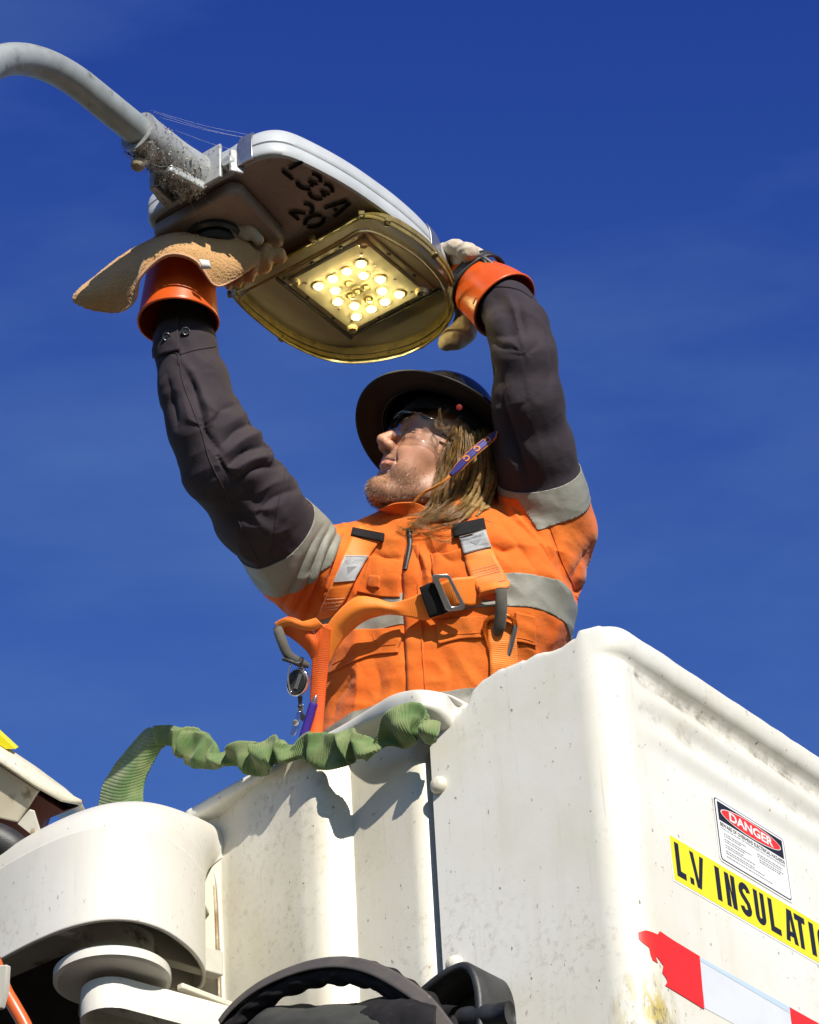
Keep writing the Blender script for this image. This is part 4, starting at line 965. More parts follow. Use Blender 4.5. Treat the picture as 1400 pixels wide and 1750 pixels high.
def shirt_sdf(p):
    d = torso(p)
    d = smin(d, cap_chain(p, AL, RL, 0.02), 0.05)
    d = smin(d, cap_chain(p, AR, RR, 0.02), 0.05)
    # shoulder caps
    d = smin(d, cap_chain(p, PP([(600, 948, 5.575), (690, 925, 5.60)]), [0.058, 0.052], .02), 0.03)
    d = smin(d, cap_chain(p, PP([(905, 925, 5.60), (830, 905, 5.615)]), [0.072, 0.058], .02), 0.03)
    return d
lo = np.minimum.reduce([TC.min(0) - 0.3, AL.min(0) - .12, AR.min(0) - .12]); hi = np.maximum.reduce([TC.max(0) + 0.3, AL.max(0) + .12, AR.max(0) + .12])
hi[2] = max(AL[-1][2], AR[-1][2]) + 0.07
SV, SF = surfnet(shirt_sdf, lo, hi, 0.0035)
SN = grad(shirt_sdf, SV)

# ---- folds: real relief, laid along lines that follow how the cloth is pulled
def chain_param(p, pts):
    """distance along a chain and angle around it"""
    best = np.full(len(p), 1e9); s = np.zeros(len(p)); vec = np.zeros_like(p); tv = np.zeros_like(p); acc = 0
    for i in range(len(pts) - 1):
        a, b = pts[i], pts[i + 1]; ab = b - a; L_ = np.linalg.norm(ab)
        t = np.clip(((p - a) @ ab) / (ab @ ab), 0, 1); v = p - a - t[:, None] * ab; d = np.linalg.norm(v, axis=1)
        m = d < best; best[m] = d[m]; s[m] = acc + t[m] * L_; vec[m] = v[m]; tv[m] = ab / L_; acc += L_
    return best, s, vec, tv
def crease(V2, line, w, depth):
    """groove (depth < 0) or ridge (depth > 0) along a pixel polyline; w in photo pixels; tapered ends"""
    L_ = np.asarray(line, float); L_ = catmull(L_, max(8, 4 * len(L_))); best = np.full(len(V2), 1e9); tt = np.zeros(len(V2)); n = len(L_) - 1
    box = (V2[:, 0] > L_[:, 0].min() - 3 * w) & (V2[:, 0] < L_[:, 0].max() + 3 * w) & (V2[:, 1] > L_[:, 1].min() - 3 * w) & (V2[:, 1] < L_[:, 1].max() + 3 * w)
    q = V2[box]; bb = best[box]; t2 = tt[box]
    for i in range(n):
        a, b = L_[i], L_[i + 1]; ab = b - a; t = np.clip(((q - a) @ ab) / (ab @ ab), 0, 1); d = np.linalg.norm(q - a - t[:, None] * ab, axis=1)
        m = d < bb; bb[m] = d[m]; t2[m] = (i + t[m]) / n
    out = np.zeros(len(V2)); out[box] = depth * 1.25 * np.exp(-(bb / w) ** 1.25) * np.sin(np.clip(t2, 0.04, 0.96) * math.pi) ** 0.5
    return out
pv = pix(SV); front = ((CAM - SV) * SN).sum(1) > 0
dL, sLm, vL, tL = chain_param(SV, AL); dR, sRm, vR, tR = chain_param(SV, AR)
onL = sstep(0.02, -0.01, dL - 0.10) * sstep(0.05, 0.14, sLm); onR = sstep(0.02, -0.01, dR - 0.11) * sstep(0.04, 0.14, sRm)
def ridged(p): return 1 - np.abs(vnoise(p)) * 2
angL = np.arctan2((vL * _u).sum(1), (vL * _r).sum(1)); angR = np.arctan2((vR * _u).sum(1), (vR * _r).sum(1))
wr = np.zeros(len(SV))
q = np.stack([sLm * 20 + 0.9 * np.cos(angL), np.cos(angL) * 1.3, np.sin(angL) * 1.3], 1)
wr += onL * 0.0046 * (ridged(q + 4) - 0.5) * (0.45 + 0.9 * np.exp(-((sLm - 0.30) / 0.12) ** 2))
q = np.stack([sRm * 15 + 0.9 * np.cos(angR), np.cos(angR) * 1.5, np.sin(angR) * 1.5], 1)
wr += onR * 0.0034 * (ridged(q + 9) - 0.5) * (0.5 + 0.9 * np.exp(-((sRm - 0.47) / 0.08) ** 2))
wr += 0.0030 * fbm(SV * 13 + 3, 3)
tmask = (1 - onL) * (1 - onR)
wr += tmask * 0.0048 * ridged(np.stack([SV @ sd * 15, SV @ ax_t * 6, SV @ fr * 8], 1)) + tmask * 0.0024 * ridged(np.stack([SV @ sd * 22 + SV @ ax_t * 14, SV @ ax_t * 24, SV @ fr * 14], 1) + 5)
C_ = []
# creases at the raised right shoulder (picture left): gathered cloth fanning from the armpit
for ln, w, d in (([(566, 897), (545, 950), (520, 1010), (500, 1060)], 5, -.009), ([(580, 898), (556, 960), (535, 1020), (520, 1062)], 5, -.009), ([(552, 900), (520, 960), (490, 1020), (478, 1050)], 5, -.007), ([(594, 900), (575, 950), (556, 1010)], 5, -.008), ([(573, 896), (550, 955), (528, 1015)], 5, .005), ([(588, 898), (566, 955), (546, 1015)], 5, .006), ([(560, 960), (535, 1030), (520, 1066)], 6, -.006),
    # left elbow and forearm
    ([(455, 760), (420, 770), (385, 800)], 7, -.010), ([(435, 722), (405, 735), (375, 765)], 7, -.009), ([(478, 795), (440, 800), (405, 822)], 7, -.009), ([(470, 778), (430, 785), (395, 805)], 7, .006), ([(445, 742), (415, 752), (380, 782)], 7, .006), ([(408, 690), (380, 700), (365, 730)], 7, -.006), ([(312, 625), (330, 660), (345, 720), (365, 770)], 7, -.008), ([(322, 622), (345, 665), (360, 720)], 7, .005), ([(285, 640), (295, 690), (300, 730)], 6, -.006),
    ([(515, 832), (470, 850), (440, 880)], 8, -.006), ([(500, 815), (460, 830), (425, 860)], 8, .005), ([(478, 852), (470, 890), (465, 930)], 5, -.003),
    # right sleeve
    ([(812, 560), (822, 600), (842, 640)], 6, -.008), ([(826, 560), (850, 590), (890, 600)], 6, -.006), ([(835, 575), (870, 572), (900, 560)], 7, -.004), ([(858, 690), (880, 760), (905, 830)], 7, -.010), ([(850, 700), (868, 770), (890, 822)], 8, .006), ([(935, 560), (945, 610), (940, 660)], 8, -.004), ([(860, 640), (858, 680), (866, 730)], 6, -.005),
    # right armpit folds pulled towards the collar
    ([(850, 862), (900, 905), (945, 950), (985, 1010)], 6, -.011), ([(868, 860), (915, 905), (962, 965)], 6, -.009), ([(860, 852), (908, 905), (955, 955)], 6, .007), ([(840, 875), (885, 930), (920, 985)], 7, -.006), ([(940, 905), (965, 960), (985, 1020)], 5, -.010), ([(1010, 930), (985, 980), (990, 1020)], 7, -.006),
    # front of the shirt
    ([(694, 925), (688, 980), (690, 1060), (696, 1180)], 3.0, -.006), ([(700, 930), (716, 960), (722, 1000)], 6, -.007), ([(727, 930), (740, 955), (735, 990)], 6, -.008), ([(712, 935), (728, 965), (735, 1000)], 6, .006), ([(745, 940), (770, 960), (800, 955)], 7, -.006), ([(640, 945), (660, 955), (690, 952)], 6, -.006),
    ([(600, 1160), (575, 1190), (565, 1230)], 8, -.007), ([(760, 1120), (770, 1160), (765, 1190)], 10, -.004), ([(640, 1130), (650, 1170), (645, 1200)], 10, -.004), ([(830, 930), (860, 940), (885, 935)], 6, -.009), ([(840, 1140), (835, 1170), (800, 1190)], 8, -.004)):
    C_.append(crease(pv[:, :2], ln, w, d))
wr += np.where(front, np.sum(C_, 0), 0)
SV = SV + SN * wr[:, None]

# ---- cut the shirt into its sewn panels with clean planes
worker = thing('person', 'worker in orange and charcoal hi-vis shirt reaching up to the street light', 'person', P(735, 1230, 5.455) - np.array([0, 0, 1.02]))
bm = bmesh.new()
vs = [bm.verts.new(v) for v in SV.tolist()]
for f in SF.tolist():
    try: bm.faces.new([vs[i] for i in f])
    except ValueError: pass
def near_chain_faces(pt, rad_):
    pt = Vector(pt); return [f for f in bm.faces if (f.calc_center_median() - pt).length < rad_]
def cut(pt, nn, rad_):
    fs = near_chain_faces(pt, rad_); g = set(fs) | {e for f in fs for e in f.edges} | {v for f in fs for v in f.verts}
    bmesh.ops.bisect_plane(bm, geom=list(g), dist=1e-5, plane_co=Vector(pt), plane_no=Vector(nn))
def axis_at(pts, i, t): p = pts[i] * (1 - t) + pts[i + 1] * t; return p, nrm(pts[i + 1] - pts[i])
# band planes: point on the sleeve axis and normal along the arm, towards the hand
bl0 = P(508, 950, 5.52); bl1 = P(464, 905, 5.48); nLb = nrm(AL[2] - AL[1])
br0 = P(922, 868, 5.57); br1 = P(920, 812, 5.545); nRb = nrm(AR[3] - AR[2] + 0.10 * _r * 0)
ar_s = [(bl0, nLb), (bl1, nLb)]; ar_r = [(br0, nRb), (br1, nRb)]
for pt, nn in ar_s: cut(pt, nn, 0.13)
for pt, nn in ar_r: cut(pt, nn, 0.135)
# chest and waist bands: level planes
zb1, zb0 = float(P(650, 1012, 5.42)[2]), float(P(650, 1068, 5.40)[2])
zw1, zw0 = float(P(790, 1197, 5.36)[2]), float(P(790, 1235, 5.34)[2])
brs = (P(846, 795, 5.58), nrm(_r * 0.85 + _u * 0.53))
cut(*brs, 0.20)
for z in (zb0, zb1, zw0, zw1):
    cut((TC[4][0], TC[4][1], z), (0, 0, 1), 0.36)
bm.faces.ensure_lookup_table(); bm.verts.index_update()
fc = np.array([f.calc_center_median()[:] for f in bm.faces])
def side(pt, nn): return (fc - np.asarray(pt)) @ np.asarray(nn)
dL, sL2, _, _ = chain_param(fc, AL); dR, sR2, _, _ = chain_param(fc, AR)
nearL = (dL < 0.125) & (sL2 > 0.03) & (fc @ _r < (AL[0] @ _r) + 0.12 * 0); nearR = (dR < 0.125) & (sR2 > 0.03)
inL = (side(bl0, nLb) > 0) & (dL < 0.15); inR = (side(br0, nRb) > 0) & (dR < 0.2) & ((side(*brs) > 0) | (sR2 > 0.16))
lab = np.zeros(len(fc), int)                              # 0 orange
lab[(fc[:, 2] > zb0) & (fc[:, 2] < zb1)] = 3
lab[(fc[:, 2] > zw0) & (fc[:, 2] < zw1)] = 4
dTL = dL < 0.11; lab[inL] = 1; lab[inL & (side(bl1, nLb) > 0)] = 5
lab[inR] = 2; lab[inR & (side(br1, nRb) > 0)] = 6
armz = ((dL < 0.1) & (sL2 > 0.10)) | ((dR < 0.1) & (sR2 > 0.10)); lab[(lab == 3) & armz & (torso(fc) > 0.02)] = 0
MOR, no, bo = newmat('orange_cotton')
c = mixc(no, ramp(no, noise(no, 7, 5), 0.36, 0.68), (0.64, 0.108, 0.006), (0.62, 0.148, 0.015))
c = mixc(no, ramp(no, noise(no, 34, 5, 0.65), 0.6, 0.78, 0, 0.45), c, (0.34, 0.075, 0.015))
no.links.new(c, bo.inputs['Base Color']); bo.inputs['Roughness'].default_value = 0.8; bo.inputs['Sheen Weight'].default_value = 0.12; bo.inputs['Specular IOR Level'].default_value = 0.25
pb_ = bump(no, bo, noise(no, 38, 5), 0.35, 0.008); pb_ = bump(no, bo, ridge_noise(no, 9, 3), 0.30, 0.006, pb_); bump(no, bo, noise(no, 1100, 2), 0.35, 0.0006, pb_)
def clothmat(name, c1, c2, dirt, fs=1000, rough=0.85, sheen=.15):
    m, n, b = newmat(name)
    c = mixc(n, ramp(n, noise(n, 8, 5), 0.35, 0.68), c1, c2); c = mixc(n, ramp(n, noise(n, 60, 4, .6), 0.63, 0.8, 0, .4), c, dirt)
    n.links.new(c, b.inputs['Base Color']); b.inputs['Roughness'].default_value = rough; b.inputs['Sheen Weight'].default_value = sheen; b.inputs['Specular IOR Level'].default_value = 0.25
    p_ = bump(n, b, noise(n, 40, 4), 0.25, 0.006); p_ = bump(n, b, ridge_noise(n, 8, 3), 0.32, 0.006, p_); bump(n, b, noise(n, fs, 2), 0.35, 0.0006, p_); return m
MCHAR = clothmat('charcoal_cotton', (0.026, 0.0195, 0.0255), (0.039, 0.030, 0.036), (0.06, 0.05, 0.046), sheen=0.02)
MREFL = clothmat('reflective_tape', (0.27, 0.265, 0.225), (0.21, 0.205, 0.17), (0.13, 0.12, 0.095), 1500, 0.5, 0.0)
def split_part(name, sel, mat, prou=0.0, label=None):
    keep = np.where(sel)[0]
    vi = {}; V = []; F = []; fl_ = bm.faces
    for i in keep:
        ff = []
        for v in fl_[i].verts:
            if v.index not in vi: vi[v.index] = len(V); V.append(v.co[:])
            ff.append(vi[v.index])
        F.append(ff)
    V = np.array(V)
    o = mk(name, V, F, mat, worker, label=label)
    if prou: o.modifiers.new('lift', 'SOLIDIFY').thickness = prou; o.modifiers['lift'].offset = 1
    return o
split_part('shirt', lab == 0, MOR)
split_part('sleeve', lab == 5, MCHAR); split_part('sleeve', lab == 6, MCHAR)
split_part('reflective_band', lab == 1, MREFL, 0.0018); split_part('reflective_band', lab == 2, MREFL, 0.0018)
split_part('reflective_band', lab == 3, MREFL, 0.0015); split_part('reflective_band', lab == 4, MREFL, 0.0015)
from mathutils.bvhtree import BVHTree
bv = BVHTree.FromBMesh(bm)
bm.free()
camv = Vector(CAM)
def hit(x, y, lift=0.0, dflt=5.45):
    d = Vector(nrm(ray(x, y))); h = bv.ray_cast(camv, d)
    if h[0] is None: return P(x, y, dflt)
    n = Vector(h[1]); n = n if n.dot(d) < 0 else -n
    return np.array(h[0] + n * lift)
def on_shirt(name, quad, n, m, mat, parent, lift=0.003, thick=0.002, smooth_it=0, disp=None, **k):
    """a sewn piece: a grid of pixels (rows of px points, spline-interpolated) dropped on the cloth"""
    Q = np.array(quad, float); G2 = patchV(np.concatenate([Q, np.zeros(Q.shape[:2] + (1,))], -1), n, m)
    G = np.array([[hit(G2[i, j, 0], G2[i, j, 1], lift) for j in range(m)] for i in range(n)])
    for _ in range(smooth_it):
        H = G.copy(); H[1:-1] = (G[:-2] + 2 * G[1:-1] + G[2:]) / 4; G = H.copy(); H[:, 1:-1] = (G[:, :-2] + 2 * G[:, 1:-1] + G[:, 2:]) / 4; G = H
    o = mk(name, G.reshape(-1, 3), gridf(n, m), mat, parent, **k); fixn(o); solid(o, thick, 0); return o
# ------------------------------------------------------------------ head, one surface with the rest of the body
def camdir(v): v = np.asarray(v, float); return _r * v[0] + _u * v[1] - _f * v[2]
HU = camdir(nrm([0.45, 0.82, -0.35])); HF = camdir([-0.80, 0.546, 0.25]); HF = nrm(HF - HU * (HF @ HU)); HS = np.cross(HF, HU)
if HS @ -_f < 0: HS = -HS                     # x axis of the head points to the cheek the camera sees
HO = P(753, 796, 5.60); HK = 1.10
HM = np.stack([HS, HF, HU], 1)
def hl(p): return ((p - HO) @ HM) / HK
def hw(q): return HO + (np.asarray(q, float) * HK) @ HM.T
def head_local(q):
    x = np.abs(q[:, 0]); s = np.stack([x, q[:, 1], q[:, 2]], 1)
    d = ell(s, (0, -0.012, 0.035), (0.076, 0.098, 0.092))
    d = smin(d, ell(s, (0, 0.030, -0.03), (0.060, 0.062, 0.085)), 0.03)
    d = smin(d, cap_chain(s, [(0.052, -0.008, -0.045), (0.047, 0.012, -0.078), (0.022, 0.066, -0.106), (0.0, 0.078, -0.108)], [0.018, 0.017, 0.016, 0.017], .02), 0.025)
    d = smin(d, sph(s, (0, 0.082, -0.104), 0.018), 0.018)
    d = smin(d, ell(s, (0.044, 0.056, -0.018), (0.022, 0.024, 0.024)), 0.025)
    d = smin(d, ell(s, (0.036, 0.060, -0.058), (0.022, 0.024, 0.03)), 0.02)
    d = smin(d, cap_chain(s, [(0.0, 0.090, 0.034), (0.030, 0.086, 0.036), (0.048, 0.070, 0.030)], [0.010, 0.0105, 0.010], .01), 0.016)
    # eye socket, lids squeezed in a squint
    d = smax(d, -ell(s, (0.031, 0.097, 0.012), (0.018, 0.012, 0.012)), 0.012)
    d = smin(d, ell(s, (0.031, 0.076, 0.013), (0.016, 0.013, 0.013)), 0.006)
    d = smax(d, -cap_chain(s, [(0.019, 0.0915, 0.010), (0.031, 0.0925, 0.0105), (0.046, 0.083, 0.010)], [0.0024, 0.0030, 0.0018], .001), 0.003)
    d = smin(d, cap_chain(s, [(0.016, 0.085, -0.001), (0.032, 0.0875, -0.004), (0.047, 0.078, 0.0)], [0.005, 0.006, 0.005], .004), 0.008)
    # nose
    d = smin(d, cap_chain(s, [(0, 0.090, 0.026), (0, 0.104, 0.0), (0, 0.118, -0.022)], [0.008, 0.0085, 0.0108], .006), 0.010)
    d = smin(d, ell(s, (0.0125, 0.104, -0.028), (0.0085, 0.0125, 0.0095)), 0.006)
    d = smin(d, cap_chain(s, [(0, 0.114, -0.031), (0, 0.098, -0.040)], [0.005, 0.004], .003), 0.005)
    d = smax(d, -cap_chain(s, [(0.0078, 0.110, -0.0395), (0.0095, 0.100, -0.034)], [0.0042, 0.0046], .002), 0.003)
    # upper lip, mouth, lower lip, chin crease
    d = smin(d, ell(s, (0.0, 0.083, -0.044), (0.026, 0.014, 0.014)), 0.012)
    d = smin(d, cap_chain(s, [(0.0, 0.0950, -0.0500), (0.012, 0.0930, -0.0490), (0.024, 0.0835, -0.0525)], [0.0052, 0.0050, 0.003], .003), 0.005)
    d = smin(d, cap_chain(s, [(0.0, 0.0940, -0.0605), (0.012, 0.0910, -0.0600), (0.023, 0.0825, -0.0560)], [0.0060, 0.0055, 0.003], .003), 0.005)
    d = smax(d, -cap_chain(s, [(0.0, 0.1010, -0.0552), (0.013, 0.0980, -0.0546), (0.027, 0.0865, -0.0540)], [0.0014, 0.0013, 0.001], .001), 0.003)
    d = smax(d, -cap_chain(s, [(0.0, 0.098, -0.075), (0.02, 0.092, -0.074)], [0.005, 0.004], .002), 0.010)
    # smile crease from the nostril wing to the mouth corner
    d = smax(d, -cap_chain(s, [(0.0215, 0.0985, -0.022), (0.0285, 0.092, -0.036), (0.035, 0.083, -0.055), (0.0365, 0.078, -0.066)], [0.0026, 0.0036, 0.0030, 0.0018], .002), 0.006)
    d = smin(d, ell(s, (0.034, 0.078, -0.030), (0.014, 0.014, 0.016)), 0.012)
    # ear
    d = smin(d, ell(s, (0.079, -0.016, 0.002), (0.008, 0.019, 0.031)), 0.008)
    return d
neck0 = hw((0, -0.02, -0.045)); neck1 = P(752, 925, 5.64)
def head_sdf(p):
    d = head_local(hl(p)) * HK
    d = smin(d, cap_chain(p, [neck0, neck0 * .4 + neck1 * .6, neck1], [0.060, 0.057, 0.068], .02), 0.028)
    # larynx
    return smin(d, sph(p, neck0 * .55 + neck1 * .45 + HF * 0.048, 0.012), 0.02)
HV, HFc = surfnet(head_sdf, HO - 0.20, HO + 0.19, 0.0021)
ql = hl(HV)
# rest of the body under the clothes, with legs standing on the bucket floor
FZ = ZB + 0.035
hipL, hipR = TC[0] + sd * 0.09 - np.array([0, 0, .02]), TC[0] - sd * 0.09 - np.array([0, 0, .02])
def foot(h): f_ = h + fr * 0.03; return np.array([f_[0], f_[1], FZ + 0.05])
legs = []
for h in (hipL, hipR):
    ft = foot(h); kn = (h + ft) / 2 + fr * 0.03; legs.append((h, kn, ft))
def legs_sdf(p, g=0.0):
    d = None
    for h, kn, ft in legs:
        q = cap_chain(p, [h, kn, ft], [0.088 + g, 0.06 + g, 0.042 + g], .02); d = q if d is None else np.minimum(d, q)
    return smin(d, cap_chain(p, [TC[0] + ax_t * .05, TC[0] - ax_t * 0.06], [0.13 + g, 0.11 + g]), 0.05)
def body_sdf(p): return smin(shirt_sdf(p) + 0.022, legs_sdf(p), 0.03)
lo2 = lo.copy(); lo2[2] = FZ - 0.02
BV, BF = surfnet(body_sdf, lo2, hi, 0.012, 3)
# skin colours: lips, stubble, flush; everything below the collar plain
def skin_cols(q):
    base = np.array([0.53, 0.268, 0.165]); c = np.tile(base, (len(q), 1)).astype(float)
    def blend(m, col): c[:] = c * (1 - m[:, None]) + np.array(col) * m[:, None]
    x = np.abs(q[:, 0]); s = np.stack([x, q[:, 1], q[:, 2]], 1)
    n1 = 0.5 + 0.5 * vnoise(q * 120); n2 = 0.5 + 0.5 * vnoise(q * 420)
    blend(0.28 * sstep(.035, 0.0, np.linalg.norm(s - [0.012, .108, -.02], axis=1)), (0.57, 0.22, 0.14))
    blend(0.22 * sstep(.035, 0.0, np.linalg.norm(s - [0.045, .07, -.02], axis=1)), (0.57, 0.23, 0.145))
    blend(0.45 * n1, (0.43, 0.19, 0.115)); blend(0.18 * n2, (0.37, 0.17, 0.10))
    st = sstep(-.045, -.075, q[:, 2]) * sstep(0.0, 0.03, q[:, 1] + 0.03) + sstep(.02, .0, np.abs(q[:, 2] + .042)) * sstep(.034, .02, x) * sstep(.08, .09, q[:, 1])
    st = np.clip(st, 0, 1) * (0.35 + 0.65 * n2)
    blend(0.55 * st, (0.19, 0.11, 0.06))
    lip = sstep(0.0075, 0.003, np.minimum(cap_chain(s, [(0, .0975, -.050), (.012, .0955, -.0495), (.022, .0865, -.0525)], [.0012] * 3, .002), cap_chain(s, [(0, .0965, -.0605), (.012, .0945, -.060), (.021, .0865, -.056)], [.0018] * 3, .002)) + 0.003)
    blend(0.8 * lip, (0.52, 0.20, 0.155))
    return c
colH = skin_cols(ql)
V = np.concatenate([HV, BV]); F = np.concatenate([HFc, BF + len(HV)]); colB = np.tile([0.5, 0.27, 0.19], (len(BV), 1))
MSKIN, nsk, bs = newmat('skin')
at = nsk.nodes.new('ShaderNodeAttribute'); at.attribute_name = 'tint'
nsk.links.new(at.outputs['Color'], bs.inputs['Base Color']); bs.inputs['Roughness'].default_value = 0.48
bs.inputs['Subsurface Weight'].default_value = 0.15; bs.inputs['Subsurface Radius'].default_value = (1.0, 0.35, 0.2); bs.inputs['Subsurface Scale'].default_value = 0.004
pk_ = bump(nsk, bs, noise(nsk, 420, 3), 0.4, 0.0012); bump(nsk, bs, ridge_noise(nsk, 70, 3), 0.22, 0.0014, pk_)
mk('body', V, F, MSKIN, worker, col=np.concatenate([colH, colB]))
def trou(p): return np.maximum(legs_sdf(p, 0.022), p[:, 2] - (TC[0][2] + 0.07))
TV, TF = surfnet(trou, lo2, np.array([hi[0], hi[1], TC[0][2] + 0.12]), 0.014, 3)
mk('trousers', TV, TF, MCHAR, worker)
for h, kn, ft in legs:
    def bo_(p, ft=ft): return smin(cap_chain(p, [ft + [0, 0, .1], ft + [0, 0, 0.0]], [.065, .06]), np.maximum(cap_chain(p, [ft + [0, 0, -.01], ft + fr * 0.15 + [0, 0, -.02]], [.06, .05]), FZ - p[:, 2]), .03)
    v, f = surfnet(bo_, ft - .3, ft + .3, 0.012, 3); mk('boot', v, f, MBLACK, worker)

# ---- beard stubble: short hairs standing on the jaw, lip and chin
from mathutils import noise as _mn
tri = []
hn = grad(head_sdf, HV, 0.003)
x_ = np.abs(ql[:, 0])
dens = sstep(-.058, -.085, ql[:, 2]) * sstep(0.005, 0.045, ql[:, 1]) + 0.55 * sstep(-.03, -.07, ql[:, 2]) * sstep(0.0, 0.03, ql[:, 1]) * sstep(.035, .05, x_) + 0.9 * (np.abs(ql[:, 2] + .0420) < .006) * (x_ < .03) * (ql[:, 1] > .08)
dens = np.clip(dens, 0, 1) * (ql[:, 2] > -0.14)
lipm = (np.abs(ql[:, 2] + .0550) < .0120) & (x_ < .026) & (ql[:, 1] > .075); dens[lipm] = 0
pk = rng.choice(len(HV), 5500, p=dens / dens.sum())
VF = []; VF2 = []
for i in pk:
    p = HV[i] + rng.normal(0, 0.0009, 3); n = hn[i]; dirn = nrm(n * 0.45 - HU * 0.6 + HF * 0.1 + rng.normal(0, 0.22, 3)); l = 0.0022 + 0.0032 * rng.random() * (1 + 0.8 * (ql[i, 2] < -0.095))
    t = nrm(np.cross(dirn, n + rng.normal(0, .3, 3))) * 0.00024
    b2 = np.cross(dirn, t)
    q = np.array([p + t, p - t * .5 + b2 * .8, p - t * .5 - b2 * .8, p + dirn * l])
    (VF if rng.random() < 0.55 else VF2).append((q, [(0, 1, 3), (1, 2, 3), (2, 0, 3)]))
def hairmat(name, c1, c2):
    m = pmat(name, c1, c2, 70, 0.36, spec=0.7); return m
V, F = joinVF(VF); mk('beard', V, F, hairmat('beard_brown', (0.085, 0.048, 0.022), (0.15, 0.09, 0.042)), worker, smooth=False, kind='stuff')
V, F = joinVF(VF2); mk('beard', V, F, hairmat('beard_blond', (0.34, 0.22, 0.11), (0.24, 0.15, 0.07)), worker, smooth=False, kind='stuff')

# ---- eyebrow and lashes
VF = []
for i in range(420):
    t = rng.random(); b_p = np.array([0.016, 0.0995, 0.033]) * (1 - t) + np.array([0.050, 0.079, 0.036]) * t + np.array([0, 0.002, 0.006 * math.sin(t * 3)]) + rng.normal(0, .0016, 3)
    p = hw(b_p); dd = HM @ nrm(np.array([0.9, -0.35, 0.25]) + rng.normal(0, .25, 3)); VF.append(tubeVF([p, p + dd * .004, p + dd * .008], [0.0004, 0.00035, 0.0001], 3, cap=False))
for i in range(90):
    t = rng.random(); b_p = np.array([0.018, 0.0925, 0.0105]) * (1 - t) + np.array([0.047, 0.083, 0.0105]) * t + np.array([0, 0.003 * math.sin(t * 3.14), 0]); p = hw(b_p); dd = HM @ nrm(np.array([0.35, 0.8, -0.5]) + rng.normal(0, .15, 3)); VF.append(tubeVF([p, p + dd * .003, p + dd * .006], [0.0004, 0.0003, 0.0001], 3, cap=False))
V, F = joinVF(VF); mk('eyebrow', V, F, hairmat('brow_brown', (0.10, 0.06, 0.03), (0.16, 0.10, 0.05)), worker, kind='stuff')
# ---- long fair hair, part of it in locks
HB = BVHTree.FromPolygons([tuple(v) for v in HV.tolist()], [tuple(f) for f in HFc.tolist()])
def lay(guide, gap=0.013):
    """guide points pushed out in front of the head or the shirt they would sink into"""
    G_ = resample(PP(guide), 24); out = []
    for p in G_:
        d = Vector(nrm(p - CAM)); L_ = np.linalg.norm(p - CAM)
        for b in (HB, bv):
            h = b.ray_cast(camv, d)
            if h[0] is not None and h[3] < L_ + gap and h[3] > L_ - 0.12: L_ = h[3] - gap
        out.append(CAM + np.array(d) * L_)
    out = np.array(out)
    for _ in range(3): out[1:-1] = (out[:-2] + out[1:-1] * 2 + out[2:]) / 4
    return out
def strands(guide, n, spread, r, out, flat_=0.6, tip=0.5, wav=0.004, pts=26):
    G_ = resample(lay(guide), pts)
    T, N, B = frames(G_, up=-_f)
    s = np.linspace(0, 1, pts); n = int(n * 1.7); r = r * 0.5; wav = wav * 1.7
    per = 9
    for _ in range(max(2, n // per)):
        # one clump: hairs that run side by side and part a little towards the ends
        a0_, b0_ = rng.normal(0, 1, 2) * spread; ph = rng.uniform(0, 9, 4); f1 = rng.uniform(0.6, 1.3); wv = wav * rng.uniform(0.5, 1.5); op = rng.uniform(0.5, 1.6)
        for _h in range(per):
            a, b = rng.normal(0, 1, 2) * 0.0016; p2 = ph + rng.normal(0, 0.25, 4)
            cur = G_ + N * ((b0_ * flat_) * (0.7 + 0.5 * s) + b * (0.6 + op * s) + wv * np.sin(s * 10 * f1 + p2[0]))[:, None] + B * (a0_ * (0.75 + 0.6 * s ** 1.5) + a * (0.6 + op * s) + wv * np.sin(s * 8 * f1 + p2[1]))[:, None]
            a0 = int(rng.uniform(0, 2)); a1 = pts - int(rng.uniform(0, 7)); cur = cur[a0:a1]; k = len(cur)
            rr = r * rng.uniform(0.6, 1.2) * np.interp(np.linspace(0, 1, k), [0, .1, .7, 1], [.7, 1, 1, tip])
            out.append(tubeVF(cur, rr, 4, cap=False))
def dread(guide, r, out, pts=70):
    G_ = resample(lay(guide, 0.006), pts); s = np.linspace(0, 1, pts); ph = rng.uniform(0, 9, 2)
    T, N, B = frames(G_, up=-_f); G_ = G_ + N * (0.002 * np.sin(s * 14 + ph[0]))[:, None] + B * (0.0025 * np.sin(s * 11 + ph[1]))[:, None]
    rr = r * (1 + 0.06 * np.sin(s * 90 + ph[0]) + 0.10 * np.sin(s * 23 + ph[1])) * np.interp(s, [0, .05, .8, 1], [.8, 1, .9, .45])
    v, f = tubeVF(G_, rr, 9); out.append((v + 0.0014 * np.stack([vnoise(v * 420), vnoise(v * 600 + 9), vnoise(v * 600 + 5)], 1), f))
d1 = 5.515
loose, locks = [], []
strands([(790, 722, 5.53), (776, 760, 5.515), (758, 800, 5.51), (748, 850, 5.50), (728, 885, 5.49), (705, 903, 5.49)], 60, 0.006, 0.0007, loose)
strands([(796, 728, 5.53), (792, 765, 5.52), (778, 810, 5.51), (765, 850, 5.51), (735, 880, 5.49), (700, 892, 5.49), (680, 905, 5.50)], 60, 0.007, 0.0007, loose)
strands([(805, 735, 5.53), (806, 780, 5.52), (795, 830, 5.515), (775, 868, 5.505), (745, 895, 5.49)], 60, 0.010, 0.0007, loose)
strands([(815, 740, 5.54), (822, 790, 5.53), (812, 840, 5.52), (790, 875, 5.51), (750, 888, 5.49), (715, 880, 5.49)], 60, 0.008, 0.0007, loose)
